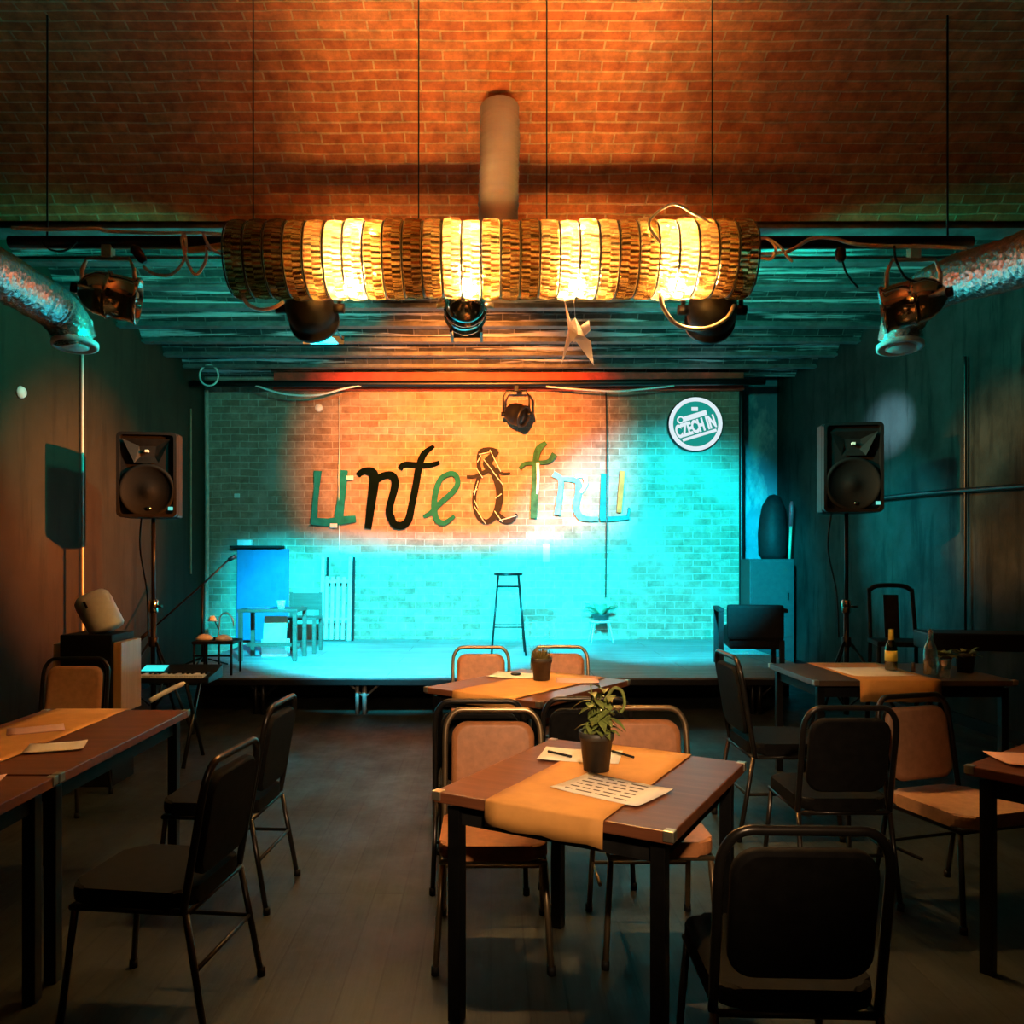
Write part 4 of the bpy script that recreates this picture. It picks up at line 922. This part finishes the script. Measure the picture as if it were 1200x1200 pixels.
tag(MB().lathe([(0, 0), (.012, 0), (.012, .06), (0, .062)], 10).build('lighter', M_POT, None, (2.77, 5.27, RZ + .003)), 'small dark upright lighter on the white sheet', 'lighter')
for (x, y, r, h, lab) in ((2.98, 5.3, .055, .12, 'dark potted herb right of the clear bottle'), (3.14, 5.32, .06, .13, 'dark potted herb near right end of the bottle table')):
    t = thing('potted_plant', lab, 'plant', (x, y, .752)); pot(t, r, h); mb = MB(); rnd = random.Random(int(x * 100))
    for j in range(40):
        a = j * 2.4; leaf(mb, (math.cos(a) * .02, math.sin(a) * .02, h * .9), (math.cos(a), math.sin(a), rnd.uniform(.3, 1.6)), rnd.uniform(.05, .12), .03, .4)
    mb.build('foliage', M_LEAF, t)
# right edge table
T5 = (2.28, 2.86)
table('dark table cut off by the right edge of the view', T5, R(-52), .78, .80, M_TABLE)
runner('orange paper runner on the right-edge table', T5, R(-52), .30, -.40, .40, .07)
sheet('pinkish sheet on the table at the right edge', 2.02, 2.98, RZ, .28, .2, R(-8), M_PINK)
sheet('second pinkish sheet farther back on the right-edge table', 2.36, 3.14, RZ, .26, .2, R(-20), M_PINK)

# ------------------------------------------------------------------ left corner: box, lantern, keyboard
bx = thing('black_box', 'black fronted wooden box standing upright beyond the left table', 'box', (-2.66, 5.45, 0))
B((-.17, -.17, 0), (.17, .16, 1.0), .006).build('body', M_BLACK, bx)
B((.172, -.15, .48), (.225, .15, .95), .004).build('side_board', M_PINE, bx); B((-.225, -.15, .70), (-.172, .15, .94), .004).build('side_board', M_PINE, bx)
ln = thing('white_canister', 'white cylinder tipped over on top of the black box', 'canister', (-2.60, 5.42, 1.015))
mt = Matrix.Translation((0, 0, .045)) @ Matrix.Rotation(R(-28), 4, 'Y')
MB().lathe([(0, -.06), (.10, -.05), (.115, -.03), (.118, .16), (.112, .2), (.09, .225), (0, .235)], 28, mt).build('body', M_WHITE, ln)
MB().tube([mt @ Vector((.0, -.118, .13)), mt @ Vector((.0, -.118, .18))], .008, 6).build('slot', M_BLACK, ln)
kb = thing('keyboard', 'black electronic keyboard with lit blue display by the left wall', 'keyboard', (-2.62, 5.95, 0))
mb = MB(); mb.prism([(-.14, .60), (.16, .60), (.17, .70), (.02, .655), (-.14, .64)], 1.1, Matrix(((0, 0, 1, -.52), (1, 0, 0, 0), (0, 1, 0, 0), (0, 0, 0, 1))), .006); mb.build('body', M_BLACKP, kb)
for i in range(30): B((-.48 + .034 * i, -.145, .638), (-.448 + .034 * i, -.01, .658), .002).build('white_key', M_WHITE, kb)
for i in range(30):
    if i % 7 not in (2, 6): B((-.457 + .034 * i, -.07, .655), (-.439 + .034 * i, -.008, .668), .002).build('black_key', M_BLACK, kb)
rx = Matrix.Translation((.10, .085, .679)) @ Matrix.Rotation(R(16.5), 4, 'X'); B((-.085, -.05, 0), (.085, .05, .004), 0, 0, rx).build('display', M_LCD, kb)
for x in (-.4, .42):
    for s in (-1, 1): MB().tube([(x, -.2 * s, 0), (x, .14 * s, .60)], .015).build('stand_leg', M_BLKMET, kb)
run('white_tube', [(-2.40, 5.66, .50), (-2.30, 5.74, .56), (-2.20, 5.84, .61)], .018, M_WHITE, 'short white tube jutting out below the keyboard', 'tube')
# right corner: chair and long case
bc = thing('slat_back_chair', 'black chair with open slotted back in front of the right wall', 'chair', (3.42, 6.75, 0), R(-14))
B((-.2, -.2, .78), (.2, .2, .82), .01).build('seat', M_BLACK, bc)
for x in (-.18, .18):
    MB().tube([(x, -.17, .79), (x * 1.15, -.2, 0)], .018).build('leg', M_BLACK, bc); MB().tube([(x * 1.1, .22, 0), (x, .17, .8), (x * .95, .27, 1.24)], .018).build('leg', M_BLACK, bc)
B((-.06, .18, .8), (.06, .21, 1.24), .004, 0, Matrix.Translation((0, -.14, -.0)) @ Matrix.Rotation(R(-10), 4, 'X')).build('back_splat', M_BLACK, bc)
MB().tube(spline([(-.175, .265, 1.22), (-.1, .28, 1.265), (.1, .28, 1.265), (.175, .265, 1.22)], 5), .02).build('top_rail', M_BLACK, bc)
lc = thing('long_case', 'long black case on legs near the right wall', 'case', (3.72, 6.05, 0), R(-12))
B((-.45, -.17, .82), (.42, .17, .95), .015).build('body', M_BLACKP, lc); B((.34, -.18, .89), (.42, -.165, .935), .003).build('end_plate', M_WHITE, lc)
for x in (-.35, .35):
    for y in (-.12, .12): MB().tube([(x, y, 0), (x, y, .83)], .018).build('leg', M_BLKMET, lc)

# ------------------------------------------------------------------ assumed pendant lamp over the room, unseen behind the camera
pd = thing('assumed_pendant', 'assumed warm pendant lamp hanging unseen behind the viewer', 'lamp', (.35, -.55, 2.75))  # assumed lamp out of view, warms the sides that face the camera
MB().lathe([(.20, 0), (.17, .1), (.06, .2), (.03, .22), (.025, .22), (.05, .195), (.16, .095), (.19, 0)], 28).build('shade', M_BLACKP, pd)
MB().tube([(0, 0, .21), (0, 0, 1.9)], .005).build('cord', M_BLACK, pd)
MB().lathe([(0, -.0), (.035, .02), (.045, .06), (.03, .11), (0, .12)], 16).build('bulb', M_BULB, pd)
light('assumed_pendant_light', 'SPOT', (.35, -.55, 2.70), 800, (1, .64, .36), (.3, 3.9, 1.05), .09, 46, 1)  # light of the assumed pendant
